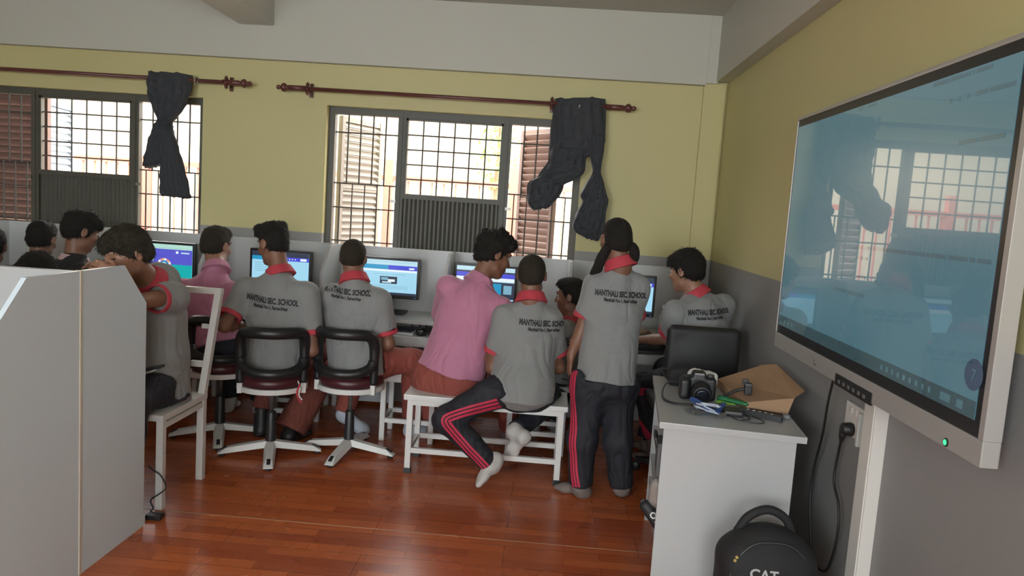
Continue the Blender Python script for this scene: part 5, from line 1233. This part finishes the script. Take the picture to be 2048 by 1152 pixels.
# pink shirt at left
person('boy in a pink shirt seated on the left swivel chair before the colourful screen', (-2.078, 4.520, 1.153), 14, 8, 0, 0.98, (-2.050, 4.460, 1.012), (-1.99, 4.38, 0.575),
       [(-2.283, 4.460, 0.866), (-1.913, 4.460, 0.871)], [(-2.374, 4.520, 0.590), (-1.947, 4.600, 0.609)], [(-2.448, 4.820, 0.553), (-2.153, 4.840, 0.589)],
       [(-2.07, 4.42, 0.55), (-1.91, 4.42, 0.55)], [(-2.10, 4.76, 0.50), (-1.88, 4.76, 0.50)], [(-2.10, 4.82, 0.10), (-1.88, 4.82, 0.10)], hair='short', shirt=PINK, collar=PINK, cuff=None, pants=TRACK,
       w=(0.165, 0.160, 0.178), seed=4, collar_h=0.032, hem=(-1.99, 4.36, 0.55), hairmat=HAIRB, sleeve=0.85, skin=SKINL)
# short-haired boy on the end of the bench, one heel up
person('boy in a grey polo on the bench end with one white-socked foot on tiptoe', (-0.080, 4.000, 1.157), 4, 4, 0, 0.95, (-0.075, 3.970, 1.024), (-0.087, 3.960, 0.570),
       [(-0.215, 3.960, 0.921), (0.042, 4.020, 0.909)], [(-0.260, 3.980, 0.628), (0.108, 4.100, 0.631)], [(-0.309, 4.160, 0.717), (0.082, 4.300, 0.691)],
       [(-0.181, 3.900, 0.549), (-0.002, 3.980, 0.535)], [(-0.473, 3.780, 0.381), (0.105, 4.340, 0.380)], [(-0.224, 3.820, 0.131), (-0.113, 4.000, 0.273)], hair='crop', hairmat=HAIRB, pants=TRACK, seed=5, print_at=((0.017, 3.860, 0.888), (0.98, 0.1, -0.05), (0.05, 0.1, 1), (-0.15, 1, 0.05)), print_size=0.93,
       w=(0.165, 0.155, 0.158), dep=0.72, hem=(-0.088, 3.920, 0.487), feet=[((-0.163, 3.860, 0.150), (-0.279, 3.740, 0.029)), ((-0.065, 3.900, 0.280), (-0.153, 3.990, 0.123))], sockh=0.05, skin=SKIN,
       stripes=[(0, [(-0.202, 3.800, 0.479), (-0.323, 3.760, 0.448), (-0.435, 3.720, 0.412), (-0.463, 3.710, 0.386), (-0.430, 3.720, 0.332), (-0.349, 3.750, 0.240), (-0.267, 3.780, 0.155), (-0.241, 3.780, 0.127)], (-0.25, -1, 0.25), 0.018)],
       back=[((-0.089, 3.920, 0.543), (0.165, 0.13, 0.13))], leg=(0.088, 0.066, 0.056), pw=0.15)
# small boy half hidden by the girl
person('small boy in profile facing left, half hidden behind the standing girl', (0.160, 4.550, 0.991), -72, 6, 0, 0.92, (0.187, 4.550, 0.842), (0.14, 4.56, 0.545),
       [(0.131, 4.440, 0.777), (0.264, 4.660, 0.760)], [(0.126, 4.500, 0.610), (0.22, 4.74, 0.72)], [(0.02, 4.66, 0.72), (0.10, 4.84, 0.73)],
       [(0.10, 4.55, 0.52), (0.20, 4.62, 0.52)], [(0.00, 4.80, 0.48), (0.16, 4.84, 0.48)], [(-0.02, 4.84, 0.10), (0.14, 4.88, 0.10)], hair='short', pants=TRACK, seed=6, w=(0.135, 0.125, 0.135), hem=(0.14, 4.55, 0.46), skin=SKIN,
       print_at=((0.149, 4.400, 0.733), (0.9, 0.4, 0), (0, 0.1, 1), (0.3, 1, 0)), print_size=0.8)
# standing girl
def braids(t, P, ax):
    f, u, r = ax
    for q, pts in ((1, [P(-0.06, -0.03, 0.062), P(-0.075, -0.06, 0.075), P(-0.07, -0.10, 0.078), P(-0.04, -0.12, 0.078), P(-0.02, -0.09, 0.085)]), (-1, [P(-0.04, -0.05, -0.062), P(-0.02, -0.10, -0.085), P(0.0, -0.15, -0.095), P(0.03, -0.19, -0.10)])):
        c = crv(pts, 6); pr = []
        for j, p in enumerate(c):
            pr.append(ell(p + r * (0.007 * (1 if j % 2 else -1)), (0.021, 0.021, 0.018), k=.008))
        organic('braid', pr, HAIR, t, 0.004, rumple(0.001, 200, 1))
    MB().tube([P(-0.012 + 0.1 * -math.cos(a), 0.026 + 0.0885 * math.sin(a), 0.0) for a in [0.35 + 0.1 * k for k in range(18)]], 0.002, 6).build('parting', mat('parting_scalp', (0.06, 0.04, 0.03), 0.6), t, True)
person('girl in a grey polo and striped track trousers standing with braided hair', (0.346, 3.880, 1.382), -20, 6, 0, 0.97, (0.378, 3.860, 1.249), (0.350, 3.840, 0.678),
       [(0.257, 3.860, 1.130), (0.476, 3.900, 1.134)], [(0.203, 3.860, 0.881), (0.494, 4.080, 0.892)], [(0.159, 3.840, 0.758), (0.411, 4.220, 0.908)],
       [(0.270, 3.840, 0.618), (0.425, 3.860, 0.612)], [(0.247, 3.800, 0.315), (0.448, 3.840, 0.314)], [(0.258, 3.800, 0.064), (0.482, 3.840, 0.063)], hair='girl', pants=TRACK, seed=7, collar_h=0.04,
       print_at=((0.390, 3.740, 1.090), (1, 0.02, -0.03), (0.0, 0.05, 1), (0, 1, 0)), print_size=0.90, w=(0.154, 0.138, 0.146), dep=0.74, hem=(0.348, 3.840, 0.633), feet=[((0.306, 3.805, 0.000), (0.136, 3.909, 0.000)), ((0.515, 3.879, 0.000), (0.476, 4.047, 0.000))], sock=SOCKG, sockh=0.04,
       stripes=[(0, [(0.166, 3.740, 0.765), (0.154, 3.730, 0.648), (0.155, 3.730, 0.529), (0.176, 3.720, 0.415), (0.192, 3.720, 0.283), (0.205, 3.720, 0.176), (0.228, 3.720, 0.081)], (-0.45, -1, 0), 0.0165)],
       leg=(0.088, 0.070, 0.066), extra=braids, hands=[((-0.05, 0.1, -1), (-1, -0.2, 0), (0, 1, 0), 0.4), None], pw=0.145, sleeve=0.60)
# boy in the corner
person('boy in a grey polo on the black office chair in the right corner', (0.807, 4.320, 1.214), -50, 10, 0, 0.98, (0.873, 4.300, 1.078), (0.865, 4.25, 0.60),
       [(0.750, 4.200, 0.979), (1.051, 4.360, 1.018)], [(0.736, 4.320, 0.804), (1.05, 4.50, 0.80)], [(0.60, 4.60, 0.74), (0.90, 4.66, 0.76)],
       [(0.80, 4.30, 0.57), (0.93, 4.33, 0.57)], [(0.652, 4.520, 0.473), (0.80, 4.68, 0.55)], [(0.724, 4.400, 0.165), (0.72, 4.62, 0.10)], hair='mop', pants=TRACK, seed=8, print_at=((0.946, 4.120, 0.985), (0.97, 0.2, 0.05), (-0.05, 0.1, 1), (-0.12, 1, 0)), print_size=0.9,
       w=(0.165, 0.165, 0.180), skin=SKINL, hem=(0.865, 4.24, 0.52), chest=(0.903, 4.260, 0.857),
       stripes=[(0, [(0.584, 4.440, 0.437), (0.661, 4.420, 0.460), (0.727, 4.400, 0.477)], (-0.1, -1, 0.1), 0.016), (0, [(0.572, 4.460, 0.387), (0.604, 4.460, 0.295), (0.660, 4.420, 0.232), (0.705, 4.360, 0.182)], (-0.3, -1, 0), 0.014)], sock=SOCKG)
# boy behind the left partition, facing the camera
def nohand(): return None
person('boy in a grey polo leaning over the left carrel with hands at his face', (-1.903, 3.240, 1.182), -148, 16, -6, 1.0, (-1.870, 3.360, 1.050), (-1.86, 3.46, 0.56),
       [(-1.743, 3.360, 0.988), (-2.063, 3.550, 1.008)], [(-1.789, 3.080, 0.986), (-2.16, 3.22, 1.00)], [(-1.819, 3.020, 1.107), (-1.872, 3.120, 1.085)],
       [(-1.80, 3.40, 0.55), (-1.95, 3.42, 0.55)], [(-1.80, 3.10, 0.52), (-2.02, 3.10, 0.52)], [(-1.80, 3.08, 0.10), (-2.02, 3.08, 0.10)], hair='mop', pants=TRACK, seed=9, skin=SKINL, w=(0.165, 0.160, 0.170), dep=0.75, hem=(-1.86, 3.46, 0.44), hairmat=HAIRB,
       hands=[((-1, -0.1, 0.38), (0.1, -0.8, 0.5), (0.1, 0.2, 1), 0.7), ((-1, -0.25, 0.42), (-0.1, 0.9, 0.4), (0.1, 0.1, 1), 0.6)], sleeve=0.36, eyes=False, back=[((-1.941, 3.580, 1.024), (0.10, 0.10, 0.10))],
       feet=[((-1.80, 3.12, 0.006), (-1.80, 2.90, 0.006)), ((-2.02, 3.12, 0.006), (-2.02, 2.90, 0.006))])
# dark jackets at the far left
def seated_dark(label, head, yaw, pitch, s, seed, col, hair, jk=DARKJ, wr=None):
    h = A(head); f, u, r = head_axes(yaw, 0); nk = h - A(0, 0, 0.175 * s) - f * 0.04; px, py = h[0] - f[0] * 0.12, h[1] - f[1] * 0.12
    sd = r * 0.175; m = nk - A(0, 0, 0.075) - f * 0.02
    P = A(px, py, 0.58)
    person(label, h, yaw, pitch, 0, s, nk, P, [m - sd, m + sd], [m - sd * 1.25 - A(0, 0, 0.26) + f * 0.06, m + sd * 1.25 - A(0, 0, 0.26) + f * 0.06], wr or [m - sd * 0.8 - A(0, 0, 0.26) + f * 0.27, m + sd * 0.8 - A(0, 0, 0.26) + f * 0.27],
           [P - r * 0.09 - A(0, 0, .02), P + r * 0.09 - A(0, 0, .02)], [P - r * 0.12 + f * 0.36 - A(0, 0, .06), P + r * 0.12 + f * 0.36 - A(0, 0, .06)], [A((P - r * 0.12 + f * 0.40)[0], (P - r * 0.12 + f * 0.40)[1], 0.10), A((P + r * 0.12 + f * 0.40)[0], (P + r * 0.12 + f * 0.40)[1], 0.10)],
           hair=hair, shirt=jk, collar=col, cuff=None, pants=TRACK, seed=seed, long_sleeve=True, hem=P - A(0, 0, 0.05), w=(0.16, 0.158, 0.172), collar_h=0.022)
seated_dark('boy in a dark jacket with a pale collar, in profile at left', (-2.884, 4.420, 1.189), 38, 16, 1.0, 10, PALEC, 'mop')
seated_dark('student with dark clothes seen from behind at far left', (-3.282, 4.620, 1.104), -8, 14, 0.98, 11, DARKJ, 'short')
seated_dark('student cut by the left edge of the photo, dark hair only', (-3.469, 4.420, 1.055), -25, 10, 0.98, 12, DARKJ, 'short')

seated_dark('student bent low behind the left partition, only the top of black hair showing', (-2.397, 3.340, 1.035), 178, 30, 0.95, 13, DARKJ, 'short')
